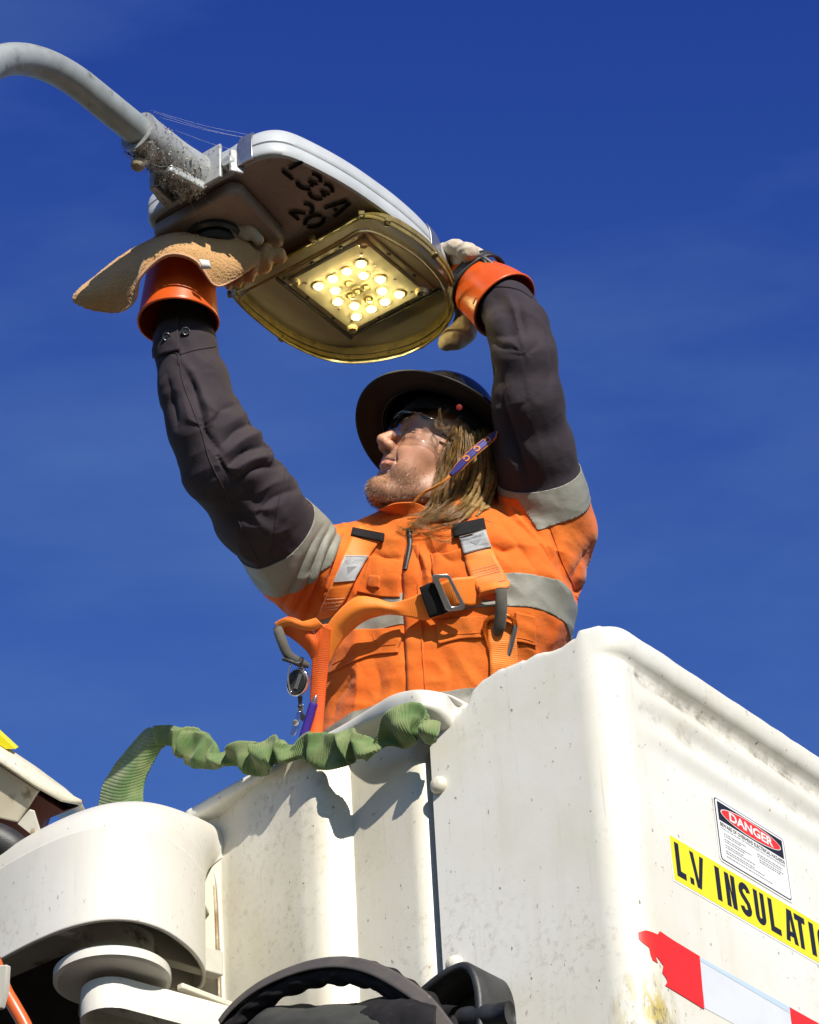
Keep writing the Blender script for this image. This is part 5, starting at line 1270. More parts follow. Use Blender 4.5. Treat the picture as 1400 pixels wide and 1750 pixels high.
strands([(770, 850, 5.50), (735, 872, 5.485), (700, 895, 5.48), (678, 890, 5.49), (668, 905, 5.50)], 8, 0.007, 0.0006, loose)
strands([(745, 868, 5.49), (790, 875, 5.48), (830, 878, 5.475), (870, 890, 5.47), (905, 915, 5.47)], 9, 0.012, 0.0006, loose, wav=.003)
strands([(720, 895, 5.49), (765, 892, 5.475), (800, 880, 5.475), (838, 868, 5.49)], 9, 0.012, 0.0006, loose)
strands([(700, 905, 5.49), (735, 908, 5.475), (775, 905, 5.47), (805, 890, 5.475)], 10, 0.008, 0.0006, loose)
strands([(790, 718, 5.535), (770, 748, 5.515), (762, 780, 5.505), (752, 820, 5.50), (738, 855, 5.495)], 26, 0.004, 0.0006, loose)
strands([(760, 700, 5.53), (752, 722, 5.505), (757, 735, 5.50), (772, 738, 5.505), (790, 750, 5.51)], 6, 0.002, 0.0004, loose)
for g_, r in (([(818, 745, 5.535), (826, 790, 5.52), (822, 830, 5.51), (806, 862, 5.505), (790, 880, 5.50)], .0062), ([(828, 760, 5.54), (836, 800, 5.525), (828, 840, 5.515), (812, 870, 5.50), (788, 890, 5.49)], .006), ([(812, 740, 5.53), (812, 790, 5.51), (802, 835, 5.505), (785, 862, 5.50), (762, 876, 5.495)], .0058), ([(835, 780, 5.54), (838, 815, 5.53), (832, 850, 5.52), (815, 880, 5.50)], .006), ([(824, 770, 5.52), (818, 810, 5.505), (806, 850, 5.50), (776, 885, 5.485), (745, 888, 5.48)], .0052), ([(842, 790, 5.55), (845, 830, 5.54), (838, 858, 5.525), (822, 875, 5.51)], .0058), ([(805, 745, 5.525), (796, 790, 5.51), (785, 830, 5.505), (768, 858, 5.50), (742, 872, 5.49)], .005)):
    dread(g_, r, locks)
# underlayer: closed mass of hair behind the locks and over the back of the head
def under(p):
    q = hl(p); d = ell(q, (0, -0.03, 0.02), (0.088, 0.092, 0.088))
    d = smin(d, cap_chain(p, PP([(812, 760, 5.585), (808, 830, 5.57), (780, 880, 5.55)]), [0.040, 0.036, 0.02], .02), .03)
    return np.maximum(d, q[:, 1] - 0.022 + 0.25 * np.clip(-q[:, 2], 0, 1))
UV_, UF = surfnet(under, HO - 0.24, HO + 0.2, 0.004)
UV_ = UV_ + 0.002 * nrm(grad(under, UV_)) * (vnoise(UV_ * np.array([260, 260, 40])))[:, None]
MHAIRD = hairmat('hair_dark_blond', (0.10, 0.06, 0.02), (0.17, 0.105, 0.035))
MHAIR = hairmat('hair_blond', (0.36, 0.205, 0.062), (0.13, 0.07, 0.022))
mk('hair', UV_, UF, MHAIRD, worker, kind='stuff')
V, F = joinVF(loose); mk('hair_strands', V, F, MHAIR, worker, kind='stuff')
MLOCK = pmat('hair_lock_blond', (0.32, 0.205, 0.075), (0.16, 0.095, 0.033), 160, 0.7, spec=0.25, fine=0.8, fs=700)
for v, f in locks: mk('hair_lock', v, f, MLOCK, worker)

# ---- gloves
MGAUNT, ngl, bgl = newmat('orange_rubber')
ngl.links.new(mixc(ngl, ramp(ngl, noise(ngl, 14, 4), 0.3, 0.7), (0.62, 0.098, 0.010), (0.54, 0.072, 0.008)), bgl.inputs['Base Color'])
bgl.inputs['Roughness'].default_value = 0.32; bgl.inputs['Subsurface Weight'].default_value = 0.08; bgl.inputs['Subsurface Scale'].default_value = 0.004; bgl.inputs['Subsurface Radius'].default_value = (1, .2, .05)
def gauntlet(path, rads, up_, nm, parent):
    C0 = resample(np.array([list(p) + [r] for p, r in zip(path, rads)]), 46); T, N, B = frames(C0[:, :3], up=up_); aa = np.linspace(0, 2 * math.pi, 64, endpoint=False)
    V = []
    for i in range(46):
        wv = 1 + 0.025 * np.sin(2 * aa + 0.7) + 0.015 * np.sin(3 * aa + i * .1)
        V.append(C0[i, :3] + C0[i, 3] * (N[i] * (np.cos(aa) * wv)[:, None] + B[i] * (np.sin(aa) * wv)[:, None]))
    V = np.array(V); o = mk(nm, V.reshape(-1, 3), gridf(46, 64, closed_m=True), MGAUNT, parent); solid(o, 0.0022, 0)
    # rolled bead at the opening
    ringc = np.concatenate([V[0], V[0][:1]]); b_o = tube('bead', ringc, 0.0028, MGAUNT, o, 10, cap=False); return o
gl_ax = AL[-1] - AL[-2]
gau = gauntlet([P(304, 550, 5.42), P(306, 516, 5.445), P(309, 475, 5.475), P(312, 430, 5.505), P(320, 385, 5.53)], [0.0785, 0.073, 0.067, 0.060, 0.050], _f, 'gauntlet', worker)
gar = gauntlet([P(862, 522, 5.58), P(848, 510, 5.60), P(828, 496, 5.63), P(808, 480, 5.66), P(798, 468, 5.68)], [0.0695, 0.066, 0.060, 0.054, 0.045], _u, 'gauntlet', worker)
MLEATH = pmat('pale_leather', (0.52, 0.45, 0.35), (0.42, 0.35, 0.26), 30, 0.6, fine=0.3, fs=260, dirt=(0.2, 0.16, 0.1), da=(0.6, 0.78), ds=70)
# picture-right hand: fingers over the lid, thumb under the lens rim
tipc = P(790, 490, 5.68)
wri = P(812, 476, 5.672); palm_c = P(804, 452, 5.66)
def hand_r(p):
    d = cap_chain(p, [wri, palm_c, P(797, 444, 5.655)], [0.036, 0.034, 0.026], .02)
    for i in range(4):
        ch = [palm_c * .4 + P(806 - 5 * i, 437 + 11 * i, 5.615 + .034 * i) * .6, P(800 - 5 * i, 430 + 13 * i, 5.61 + .034 * i), P(776 - 3 * i, 423 + 15 * i, 5.635 + .034 * i), P(757 - 2 * i, 428 + 16 * i, 5.662 + .034 * i), P(744 - 2 * i, 436 + 17 * i, 5.675 + .034 * i)]
        d = smin(d, cap_chain(p, ch, [0.020, 0.0165, 0.0145, 0.013, 0.011], .010), .006)
    th = [palm_c + np.array([0, 0, -0.02]), P(806, 520, 5.70), P(792, 566, 5.705), P(776, 578, 5.695), P(764, 585, 5.69)]
    return smin(d, cap_chain(p, th, [0.028, 0.027, 0.0255, 0.0235, 0.018], .01), .012)
v, f = surfnet(hand_r, tipc - 0.2, tipc + 0.24, 0.003)
v = v + grad(hand_r, v) * (0.0022 * fbm(v * 45, 3) + 0.0014 * ridged(v * np.array([30, 30, 70])))[:, None]
mk('leather_glove', v, f, MLEATH, worker)
# black wrist strap with buckle on that glove
sc0 = P(815, 482, 5.655); sax = nrm(P(868, 527, 5.575) - P(800, 468, 5.685)); xx = nrm(np.cross(sax, _f)); yy = np.cross(sax, xx)
aa = np.linspace(0, 2 * math.pi, 48)
for k_, (o1, r1, w1) in enumerate(((0.0, 0.058, 0.009), (0.014, 0.061, 0.005))):
    V = [[sc0 + sax * (o1 + w) + (r1 + 0.004 * math.sin(3 * t)) * (xx * math.cos(t) + yy * math.sin(t)) for t in aa] for w in (-w1, 0, w1)]
    o = mk('wrist_strap', np.array(V).reshape(-1, 3), gridf(3, 48), MBLACK, worker); solid(o, 0.005, 1)
tube('strap_tail', resample(PP([(808, 448, 5.63), (822, 440, 5.61), (842, 452, 5.60), (858, 460, 5.60), (868, 476, 5.60)]), 30), 0.0065, MBLACK, worker, 8)
tube('strap_buckle', np.concatenate([resample(PP([(812, 442, 5.62), (826, 444, 5.605), (832, 460, 5.60), (818, 462, 5.62), (809, 452, 5.63), (812, 442, 5.62)]), 30)]), 0.005, MBLACK, worker, 8)
# picture-left hand: inside the cloth, gripping the tray edge
wl = P(316, 400, 5.485); pl_ = P(330, 372, 5.50)
def hand_l(p):
    d = cap_chain(p, [wl, pl_], [0.036, 0.036], .02)
    for i in range(4):
        b0 = P(318 + i * 24, 366 - 4 * i, 5.47); ch = [pl_ + (b0 - pl_) * .3, b0, P(352 + i * 24, 372 + 6 * i, 5.44), P(376 + i * 22, 392 + 6 * i, 5.44)]
        d = smin(d, cap_chain(p, ch, [0.018, 0.0145, 0.0125, 0.011], .008), .006)
    return smin(d, cap_chain(p, [wl, P(352, 408, 5.46), P(392, 420, 5.45), P(415, 428, 5.46)], [0.03, 0.02, 0.0165, 0.013], .01), .012)
v, f = surfnet(hand_l, pl_ - 0.17, pl_ + 0.2, 0.004); mk('leather_glove', v, f, MLEATH, worker)

# ---- cuffs and buttons, seams
MBTN = pmat('dark_button', (0.03, 0.033, 0.04), None, rough=0.25, coat=0.6)
def seam(line, parent, mat, r=0.0011, lift=0.0004, n=40, nm='seam'):
    Q = resample(np.array([(x, y, 0) for x, y in line]), n); C0 = np.array([hit(x, y, lift) for x, y, _ in Q]); return tube(nm, C0, r, mat, parent, 6)
for l_ in ([(262, 607), (300, 603), (306, 622)], [(306, 606), (335, 598), (368, 592)]): seam(l_, worker, MCHAR, 0.0016)
on_shirt('cuff', [[(262, 562), (285, 548), (306, 544)], [(262, 586), (285, 574), (306, 570)], [(264, 612), (288, 604), (308, 600)]], 14, 14, MCHAR, worker, 0.003, 0.002, 1)
for x, y in ((287, 577), (317, 568)):
    h0 = hit(x, y, 0.004); n_ = nrm(CAM - h0) * 0.6 + nrm(-fr * 0 + h0 - P(315, 575, 5.45)) * 0.6
    lathe('button', [(0.0085, 0), (0.0085, 0.002), (0.007, 0.003), (0.006, 0.0018), (0.0025, 0.0014), (0.0022, 0.003), (0, 0.0032)], h0, n_, MBTN, worker, 20, sharp=60)
for l_ in ([(306, 604), (312, 650), (330, 700), (345, 740), (360, 790), (395, 860), (420, 920), (440, 955)], [(490, 800), (476, 860), (466, 930), (462, 952)]): seam(l_, worker, MCHAR, 0.0013, .0003, 70)
for l_ in ([(941, 902), (950, 928), (965, 970), (985, 1010)],): seam(l_, worker, MOR, 0.0009, .001, 50)
seam([(808, 520), (822, 496), (850, 490), (885, 495), (910, 510)], worker, MCHAR, 0.0012, .001)
# placket, pockets and flaps
on_shirt('placket', [[(697, 928), (716, 930)], [(690, 985), (718, 990)], [(692, 1060), (722, 1062)], [(696, 1130), (726, 1132)], [(698, 1190), (728, 1190)]], 60, 8, MOR, worker, 0.0025, 0.0022, 1)
on_shirt('pocket', [[(632, 952), (660, 954), (684, 960)], [(622, 985), (655, 992), (682, 996)], [(610, 1012), (650, 1020), (684, 1022)]], 26, 24, MOR, worker, 0.003, 0.0025, 1)
on_shirt('pen_loop', [[(634, 984), (652, 987)], [(630, 1003), (650, 1006)]], 8, 8, MOR, worker, 0.0055, 0.002)
on_shirt('pocket', [[(735, 948), (765, 945), (800, 935)], [(742, 985), (775, 985), (810, 978)], [(748, 1010), (780, 1010), (815, 1005)]], 26, 24, MOR, worker, 0.003, 0.0025, 1)
on_shirt('pocket_flap', [[(590, 1078), (640, 1076), (684, 1074)], [(578, 1100), (635, 1096), (686, 1092)], [(566, 1140), (630, 1112), (682, 1108)], [(562, 1152), (630, 1122), (682, 1116)]], 30, 30, MOR, worker, 0.0035, 0.003, 1)
on_shirt('pocket_flap', [[(746, 1062), (790, 1056), (826, 1054)], [(747, 1080), (790, 1074), (826, 1072)], [(750, 1102), (792, 1092), (828, 1090)]], 24, 24, MOR, worker, 0.0035, 0.003, 1)
on_shirt('pocket_flap', [[(880, 1046), (900, 1050), (912, 1054)], [(880, 1074), (900, 1078), (914, 1082)], [(876, 1096), (898, 1100), (915, 1105)]], 20, 16, MOR, worker, 0.0035, 0.003, 1)
for l_ in ([(572, 1136), (632, 1108), (678, 1102)], [(755, 1092), (792, 1084), (824, 1082)], [(880, 1090), (898, 1093), (909, 1096)], [(715, 1000), (722, 1100), (727, 1185)], [(872, 1050), (880, 1090), (884, 1110)], [(600, 1020), (598, 1075)], [(640, 1085), (645, 1112)]): seam(l_, worker, MOR, 0.0007, .0055, 40)
# upstanding collar: two leaves
MORI = MOR
cl = [[(645, 872, 5.515), (672, 862, 5.50), (705, 858, 5.50), (732, 868, 5.505)], [(655, 872, 5.53), (680, 872, 5.512), (706, 876, 5.505), (728, 886, 5.505)], [(672, 880, 5.555), (690, 896, 5.525), (708, 905, 5.510), (722, 912, 5.505)]]
sheet('collar', [[P(*q) for q in r] for r in cl], 24, 40, MOR, worker, 0.003, lambda G: 0.002 * vnoise(G * 40))
cl = [[(752, 876, 5.49), (776, 850, 5.50), (798, 838, 5.52), (830, 832, 5.56), (850, 845, 5.60)], [(728, 890, 5.488), (765, 876, 5.485), (800, 862, 5.50), (835, 855, 5.535), (862, 862, 5.58)], [(712, 912, 5.492), (750, 908, 5.478), (792, 898, 5.485), (840, 885, 5.515), (880, 885, 5.56)]]
sheet('collar', [[P(*q) for q in r] for r in cl], 30, 50, MOR, worker, 0.003, lambda G: 0.002 * vnoise(G * 36))
tube('zip_tape', resample(np.array([hit(x, y, 0.002) for x, y in ((700, 906), (702, 930), (698, 955), (694, 975))]), 30), 0.0055, MBLACK, worker, 8)
# ------------------------------------------------------------------ hard hat
MHAT = pmat('black_hat_shell', (0.006, 0.006, 0.006), (0.010, 0.009, 0.009), 20, 0.25, fine=0.1, fs=150, spec=0.5)
MHATB = pmat('black_hat_brim_scuffed', (0.004, 0.004, 0.004), (0.007, 0.0065, 0.006), 50, 0.5, fine=0.15, fs=200, spec=0.22)
HATU = camdir(nrm([0.33, 0.60, -0.73])); HATF = nrm(camdir([-0.9, 0.3, 0.0]) - HATU * (camdir([-0.9, 0.3, 0.0]) @ HATU)); HATS = np.cross(HATF, HATU)
HC = P(747, 744, 5.605)
hat = thing('hard_hat', 'black full brim hard hat on the worker with blue and orange chin strap', 'hard hat', HC)
aa = np.linspace(0, 2 * math.pi, 72, endpoint=False)
def hring(r, h, dr=0.0, back=0.0):
    return [HC + HATF * ((r * 1.03) * math.cos(t) - back) + HATS * (r * 0.96) * math.sin(t) + HATU * (h + dr * math.cos(2 * t)) for t in aa]
pr = [(0.158, -0.006), (0.163, -0.0075), (0.166, -0.0065), (0.166, -0.003), (0.163, -0.002), (0.140, 0.003), (0.118, 0.008), (0.111, 0.014)]
V = np.array([hring(r, h, 0.003) for r, h in pr + []])
top = [(0.110, 0.02), (0.109, 0.045), (0.104, 0.075), (0.092, 0.102), (0.072, 0.122), (0.045, 0.134), (0.015, 0.138)]
Vs = np.array([hring(r, h, 0.0, 0.0) for r, h in [(0.116, 0.002)] + top])
F = gridf(len(Vs), 72, closed_m=True).tolist() + [list(range((len(Vs) - 1) * 72, len(Vs) * 72))]
o = fixn(mk('shell', Vs.reshape(-1, 3), F, MHAT, hat)); solid(o, 0.003, -1); subd(o, 1)
und = [(0.166, -0.0065), (0.158, -0.006), (0.138, 0.0), (0.117, 0.004), (0.108, 0.012)]
allr = [(0.108, 0.006), (0.120, -0.001), (0.140, -0.004), (0.158, -0.0085), (0.163, -0.0105), (0.1665, -0.0095), (0.1675, -0.006), (0.165, -0.0035), (0.158, -0.0035), (0.140, 0.0015), (0.118, 0.008), (0.109, 0.014)]
V = np.array([hring(r, h, 0.004) for r, h in allr])
fixn(mk('brim', V.reshape(-1, 3), gridf(len(allr), 72, closed_m=True), MHATB, hat))
for k_ in (-1, 0, 1):      # moulded ridges over the crown
    ln = []
    for t in np.linspace(-1.2, 1.2, 20):
        r = 0.111 * math.sin(t); h = 0.045 + 0.094 * math.cos(t) ** 0.8 if abs(t) < 1.5 else 0
        ln.append(HC + HATF * (r * 1.03 - 0.012) + HATS * 0.022 * k_ + HATU * (h + 0.001 - 0.006 * abs(k_)))
    tube('ridge', ln, 0.005, MHAT, hat, 8)
# head band inside
V = [[HC + HATF * (0.092 * 1.06 * math.cos(t) - 0.014) + HATS * 0.084 * math.sin(t) + HATU * h for t in np.append(aa, aa[0])] for h in (-0.018, 0.0, 0.022)]
o = mk('head_band', np.array(V).reshape(-1, 3), gridf(3, 73), MBLKCLOTH, hat); solid(o, 0.004, 0)
lathe('red_plug', [(0.006, 0), (0.006, 0.003), (0, 0.004)], P(785, 696, 5.49), -_f, pmat('red_plug', (0.22, 0.012, 0.01), None, rough=0.5), hat, 14)
# chin strap: orange-edged blue webbing with orange roundels
MSTO = pmat('strap_orange', (0.72, 0.24, 0.03), (0.6, 0.18, 0.02), 40, 0.7, fine=0.3, fs=900)
MSTB = pmat('strap_blue', (0.030, 0.022, 0.20), (0.022, 0.018, 0.14), 60, 0.6, fine=0.3, fs=900)
st_c = [(850, 742, 5.50), (828, 758, 5.485), (800, 782, 5.472), (772, 812, 5.470), (745, 832, 5.474), (722, 842, 5.478), (705, 862, 5.49)]
SCn = resample(lay(st_c, 0.007), 80)
def ribbon(name, C0, half_px, lift, mat, parent, ups, n0=0, n1=None, thick=0.0015, m=5):
    T = nrm(np.gradient(C0, axis=0)); V = []
    for i in range(n0, n1 or len(C0)):
        u_ = np.asarray(ups[i] if np.ndim(ups) == 2 else ups); sdv = nrm(np.cross(T[i], u_)); w = half_px[i] if np.ndim(half_px) else half_px
        V.append([C0[i] + sdv * w * q + u_ * lift for q in np.linspace(-1, 1, m)])
    V = np.array(V); o = mk(name, V.reshape(-1, 3), gridf(len(V), m), mat, parent)
    if thick: solid(o, thick, 1)
    return o
tw = sstep(38, 54, np.arange(80))[:, None]; nu_a = nrm(-_f * 0.8 + _u * 0.45 - _r * 0.1); nu = nrm(nu_a * (1 - tw) + nrm(-_f * 0.25 - _r * 0.75 - _u * 0.6) * tw)
hwv = 0.0095 - 0.0070 * sstep(36, 50, np.arange(80))
cs = ribbon('chin_strap', SCn, hwv, 0.0, MSTO, hat, nu)
ribbon('strap_band', SCn, hwv * 0.8, 0.0022, MSTB, cs, nu, 2, 46, 0.0008)
T_ = nrm(np.gradient(SCn, axis=0))
for i in (10, 20, 30):
    c0 = SCn[i] + nu[i] * 0.0042; s1 = T_[i]; s2 = nrm(np.cross(nu[i], s1))
    V, F = joinVF([(np.array([c0 + s1 * x + s2 * y for x, y in strip2(arc2(0, 0, .0052, .0052, 20, 340, 18), 0.0028)[0]]), strip2(arc2(0, 0, .0052, .0052, 20, 340, 18), 0.0028)[1])])
    mk('roundel', V, F, MSTO, cs, smooth=False)
# ------------------------------------------------------------------ safety glasses
MCLEAR = clear('clear_polycarbonate', (0.97, 0.97, 0.97), 0.12, 0.0, 0.3)
glasses = thing('safety_glasses', 'clear wraparound safety glasses under the hat brim', 'glasses', hw((0, 0.1, 0.015)))
for s_ in (1, -1):
    g_ = []
    for z, k_ in ((0.036, 1.0), (0.024, 1.02), (0.010, 1.02), (-0.004, 0.99), (-0.012, 0.95)):
        g_.append([hw((s_ * x, y * k_, z + dz)) for x, y, dz in ((0.006, 0.112, 0.004), (0.02, 0.114, 0.0), (0.04, 0.110, -0.001), (0.060, 0.094, 0.0), (0.072, 0.070, 0.003), (0.077, 0.046, 0.006))])
    lensg = sheet('lens', g_, 24, 40, MCLEAR, glasses, 0.0018)
    tube('temple', [hw((s_ * 0.077, 0.048, 0.022)), hw((s_ * 0.080, 0.02, 0.020)), hw((s_ * 0.083, -0.03, 0.014))], 0.0028, pmat('smoke_plastic', (0.05, 0.05, 0.05), None, rough=0.3), glasses, 8)
    tube('lens_edge', [hw((s_ * x, y * 0.952, -0.0125 + dz)) for x, y, dz in ((0.006, 0.112, 0.004), (0.02, 0.114, 0.0), (0.04, 0.110, -0.001), (0.060, 0.094, 0.0), (0.072, 0.070, 0.003), (0.077, 0.046, 0.006))], 0.0011, MCLEAR, glasses, 6)
tube('brow_bar', [hw((x, y, z)) for x, y, z in ((-0.077, 0.046, 0.038), (-0.06, 0.096, 0.037), (-0.02, 0.117, 0.037), (0.02, 0.117, 0.037), (0.06, 0.096, 0.037), (0.077, 0.046, 0.038))], 0.0022, MCLEAR, glasses, 8)

# ------------------------------------------------------------------ harness
MWBO, nwb, bwb = newmat('orange_webbing')
cw = mixc(nwb, ramp(nwb, noise(nwb, 10, 5), 0.35, 0.7), (0.80, 0.215, 0.009), (0.78, 0.165, 0.007)); cw = mixc(nwb, ramp(nwb, noise(nwb, 70, 4), 0.64, 0.8, 0, .35), cw, (0.35, 0.1, 0.02))
nwb.links.new(cw, bwb.inputs['Base Color']); bwb.inputs['Roughness'].default_value = 0.6; bwb.inputs['Sheen Weight'].default_value = 0.2
bump(nwb, bwb, noise(nwb, 900, 2), 0.3, 0.0006)
MWBR = pmat('red_orange_webbing', (0.80, 0.13, 0.010), (0.74, 0.10, 0.008), 20, 0.65, fine=0.3, fs=900)
MTAG = clothmat('grey_tag', (0.36, 0.37, 0.38), (0.30, 0.31, 0.32), (0.2, 0.2, 0.2), 900, 0.5, 0)
MTHR = pmat('pale_thread', (0.62, 0.45, 0.30), None, rough=0.8)
MGRYS = clothmat('grey_sleeve', (0.075, 0.068, 0.056), (0.12, 0.108, 0.088), (0.04, .035, .03), 700)
harness = thing('safety_harness', 'orange webbing full body harness with steel chest buckle on the worker', 'harness', P(740, 1040, 5.42))
GRID = {}
def ongrid(G, u, v, lift):
    n, m = G.shape[:2]; i = min(max(u, 0), 1) * (n - 1); j = min(max(v, 0), 1) * (m - 1); i0, j0 = min(int(i), n - 2), min(int(j), m - 2); a, b = i - i0, j - j0
    p = (G[i0, j0] * (1 - a) + G[i0 + 1, j0] * a) * (1 - b) + (G[i0, j0 + 1] * (1 - a) + G[i0 + 1, j0 + 1] * a) * b
    nn = nrm(np.cross(G[i0 + 1, j0] - G[i0, j0], G[i0, j0 + 1] - G[i0, j0])); nn = nn if nn @ (CAM - p) > 0 else -nn
    return p + nn * lift
def ribs(period, amp=0.00032):
    def f(G):
        s = np.concatenate([[0], np.cumsum(np.linalg.norm(np.diff(G[:, G.shape[1] // 2], axis=0), axis=1))])
        return (amp * np.sin(s * 2 * math.pi / period))[:, None] * np.ones(G.shape[1])
    return f
def strap(name, rows, n, mat, lifts, parent=harness, thick=0.0025, sm=6, rib=0.0036, m=9, **k):
    """webbing lying on the cloth: rows of (left px, right px); per-row lift above the surface"""
    R = np.array([[l, ((l[0] + r[0]) / 2, (l[1] + r[1]) / 2), r] for l, r in rows], float)
    G2 = patchV(np.concatenate([R, np.zeros(R.shape[:2] + (1,))], -1), n, m); lf = np.interp(np.linspace(0, len(rows) - 1, n), np.arange(len(rows)), lifts)
    G = np.array([[hit(G2[i, j, 0], G2[i, j, 1], lf[i]) for j in range(m)] for i in range(n)])
    D = np.einsum('ijk,k->ij', G - CAM, _f)
    for _ in range(sm):                      # webbing bridges over wrinkles: smooth its depth
        H = D.copy(); H[1:-1] = (D[:-2] + D[1:-1] + D[2:]) / 3; D = H; H = D.copy(); H[:, 1:-1] = (D[:, :-2] + D[:, 1:-1] + D[:, 2:]) / 3; D = H
    G = CAM + np.array([[ray(G2[i, j, 0], G2[i, j, 1]) * D[i, j] for j in range(m)] for i in range(n)])
    if rib:
        du = np.gradient(G, axis=0); dv = np.gradient(G, axis=1); N = nrm(np.cross(du, dv)); G = G + N * ribs(rib)(G)[..., None]
    o = mk(name, G.reshape(-1, 3), gridf(n, m), mat, parent, **k); fixn(o); solid(o, thick, 0); GRID[o.name] = G; return o
def sheetp(name, rows, n, m, mat, parent, thick=0.0025, rib=0.0036, **k):
    return sheet(name, [[P(*q) for q in r] for r in rows], n, m, mat, parent, thick, ribs(rib) if rib else None, **k)
sL_ = strap('shoulder_strap', [((612, 898), (656, 912)), ((598, 920), (648, 926)), ((585, 955), (628, 955)), ((568, 995), (606, 993)), ((553, 1030), (588, 1028)), ((538, 1062), (566, 1055))], 150, MWBO, [.006] * 6)
strap('strap_keeper', [((603, 902), (657, 912)), ((600, 914), (655, 926))], 14, MBLKCLOTH, [.012, .012], sL_, 0.004, 4, 0)
sR_ = strap('shoulder_strap', [((776, 900), (826, 888)), ((786, 925), (833, 912)), ((795, 958), (845, 946)), ((806, 990), (860, 975)), ((818, 1012), (872, 1000))], 130, MWBO, [.008, .008, .010, .014, .020])
strap('strap_keeper', [((773, 897), (827, 886)), ((776, 918), (831, 905))], 14, MBLKCLOTH, [.014, .014], sR_, 0.004, 4, 0)
def tagp(parent, u0, u1):
    """reflective tag sewn on a strap, printed with a triangle and the words FALL ARREST"""
    G0 = GRID[parent.name]; G = np.array([[ongrid(G0, u, v, 0.0032) for v in np.linspace(0.02, 0.98, 12)] for u in np.linspace(u0, u1, 16)])
    t_ = mk('tag', G.reshape(-1, 3), gridf(16, 12), MTAG, parent); fixn(t_); solid(t_, 0.0010, 0)
    V = [ongrid(G, u, v, 0.0010) for u, v in ((0.45, 0.30), (0.45, 0.75), (0.72, 0.52))]; mk('tag_triangle', V, [(0, 1, 2)], MGREYINK, t_, smooth=False)
    V, F, m_ = text_mesh('FALL ARREST', 0.01); V = V / m_
    mk('tag_text', [ongrid(G, 0.38 - 0.20 * y, 0.10 + 0.80 * x, 0.0010) for x, y in V], F, MGREYINK, t_, smooth=False, kind='stuff')
    VF = []
    for u in (0.04, 0.96):
        for v in np.linspace(0.04, 0.94, 16): VF.append(tubeVF([ongrid(G, u, v, .001), ongrid(G, u, v + .018, .0016), ongrid(G, u, v + .036, .001)], 0.0005, 4))
    V, F = joinVF(VF); mk('stitching', V, F, MTHR, t_, kind='stuff')
tagp(sL_, 0.37, 0.60); tagp(sR_, 0.19, 0.42)
def stitch_block(parent, us):
    G = GRID[parent.name]; VF = []
    for k, u in enumerate(us):
        for v in np.linspace(0.08, 0.90, 20):
            du = 0.008 if k in (1, 2) and int(v * 20) % 2 else 0.0
            VF.append(tubeVF([ongrid(G, u + du, v, .0018), ongrid(G, u + du, v + .012, .0026), ongrid(G, u + du, v + .026, .0018)], 0.00055, 4))
    V, F = joinVF(VF); mk('stitching', V, F, MTHR, parent, kind='stuff')
stitch_block(sR_, (0.64, 0.675, 0.71, 0.745, 0.90)); stitch_block(sL_, (0.76, 0.80, 0.84, 0.88))
# chest strap with a twist, buckle and black keeper
D = 5.375
sheetp('chest_strap', [[(541, 1126, 5.397), (552, 1130, 5.394), (565, 1130, 5.398)], [(550, 1092, 5.393), (562, 1100, 5.390), (577, 1106, 5.396)], [(568, 1056, 5.390), (580, 1070, 5.386), (595, 1084, 5.396)], [(606, 1022, 5.385), (612, 1042, 5.372), (622, 1062, 5.39)], [(640, 1022, 5.378), (645, 1038, 5.368), (650, 1052, 5.385)], [(668, 1030, 5.375), (668, 1040, 5.368), (668, 1050, 5.375)], [(694, 1024, 5.368), (695, 1040, 5.366), (697, 1054, 5.366)], [(718, 1014, 5.362), (722, 1036, 5.360), (727, 1060, 5.362)], [(742, 1000, 5.362), (747, 1025, 5.360), (753, 1052, 5.362)]], 200, 10, MWBO, harness)
strap_k = sheetp('strap_keeper', [[(717, 1004, 5.352), (725, 1030, 5.350), (735, 1056, 5.352)], [(735, 996, 5.35), (744, 1024, 5.348), (755, 1050, 5.35)], [(746, 994, 5.355), (755, 1020, 5.353), (764, 1046, 5.355)]], 16, 10, MBLKCLOTH, harness, 0.006, 0)
sheetp('chest_strap', [[(752, 996, 5.36), (760, 1020, 5.358), (768, 1042, 5.36)], [(775, 988, 5.352), (780, 1012, 5.350), (786, 1034, 5.352)], [(796, 986, 5.36), (802, 1010, 5.36), (808, 1036, 5.362)], [(812, 984, 5.372), (820, 1008, 5.372), (828, 1030, 5.374)]], 70, 10, MWBO, harness)
bc = P(766, 1014, 5.345); bx = nrm(P(790, 1040, 5.345) - P(742, 988, 5.345)); 
def ring_plate(name, outer_px, inner_px, d, th, mat, parent, bev=0.001):
    A = PP([(x, y, d) for x, y in outer_px]); B_ = PP([(x, y, d) for x, y in inner_px]); n = len(A); off = -nrm(_f) * th
    V = np.concatenate([A, B_, A - off, B_ - off]); F = []
    for i in range(n):
        j = (i + 1) % n; F += [(i, j, n + j, n + i), (2 * n + i, 3 * n + i, 3 * n + j, 2 * n + j), (i, 2 * n + i, 2 * n + j, j), (n + i, n + j, 3 * n + j, 3 * n + i)]
    o = fixn(mk(name, V, F, mat, parent, sharp=30)); bevel(o, bev, 2); return o
ou = [(738, 986), (741, 982), (764, 981), (769, 984), (794, 1032), (795, 1038), (791, 1042), (768, 1045), (762, 1041)]
inn = [(750, 990), (753, 988), (763, 988), (766, 990), (786, 1031), (786, 1034), (783, 1036), (773, 1037), (770, 1034)]
ring_plate('buckle', ou, inn, 5.335, 0.006, MSTEEL, harness)
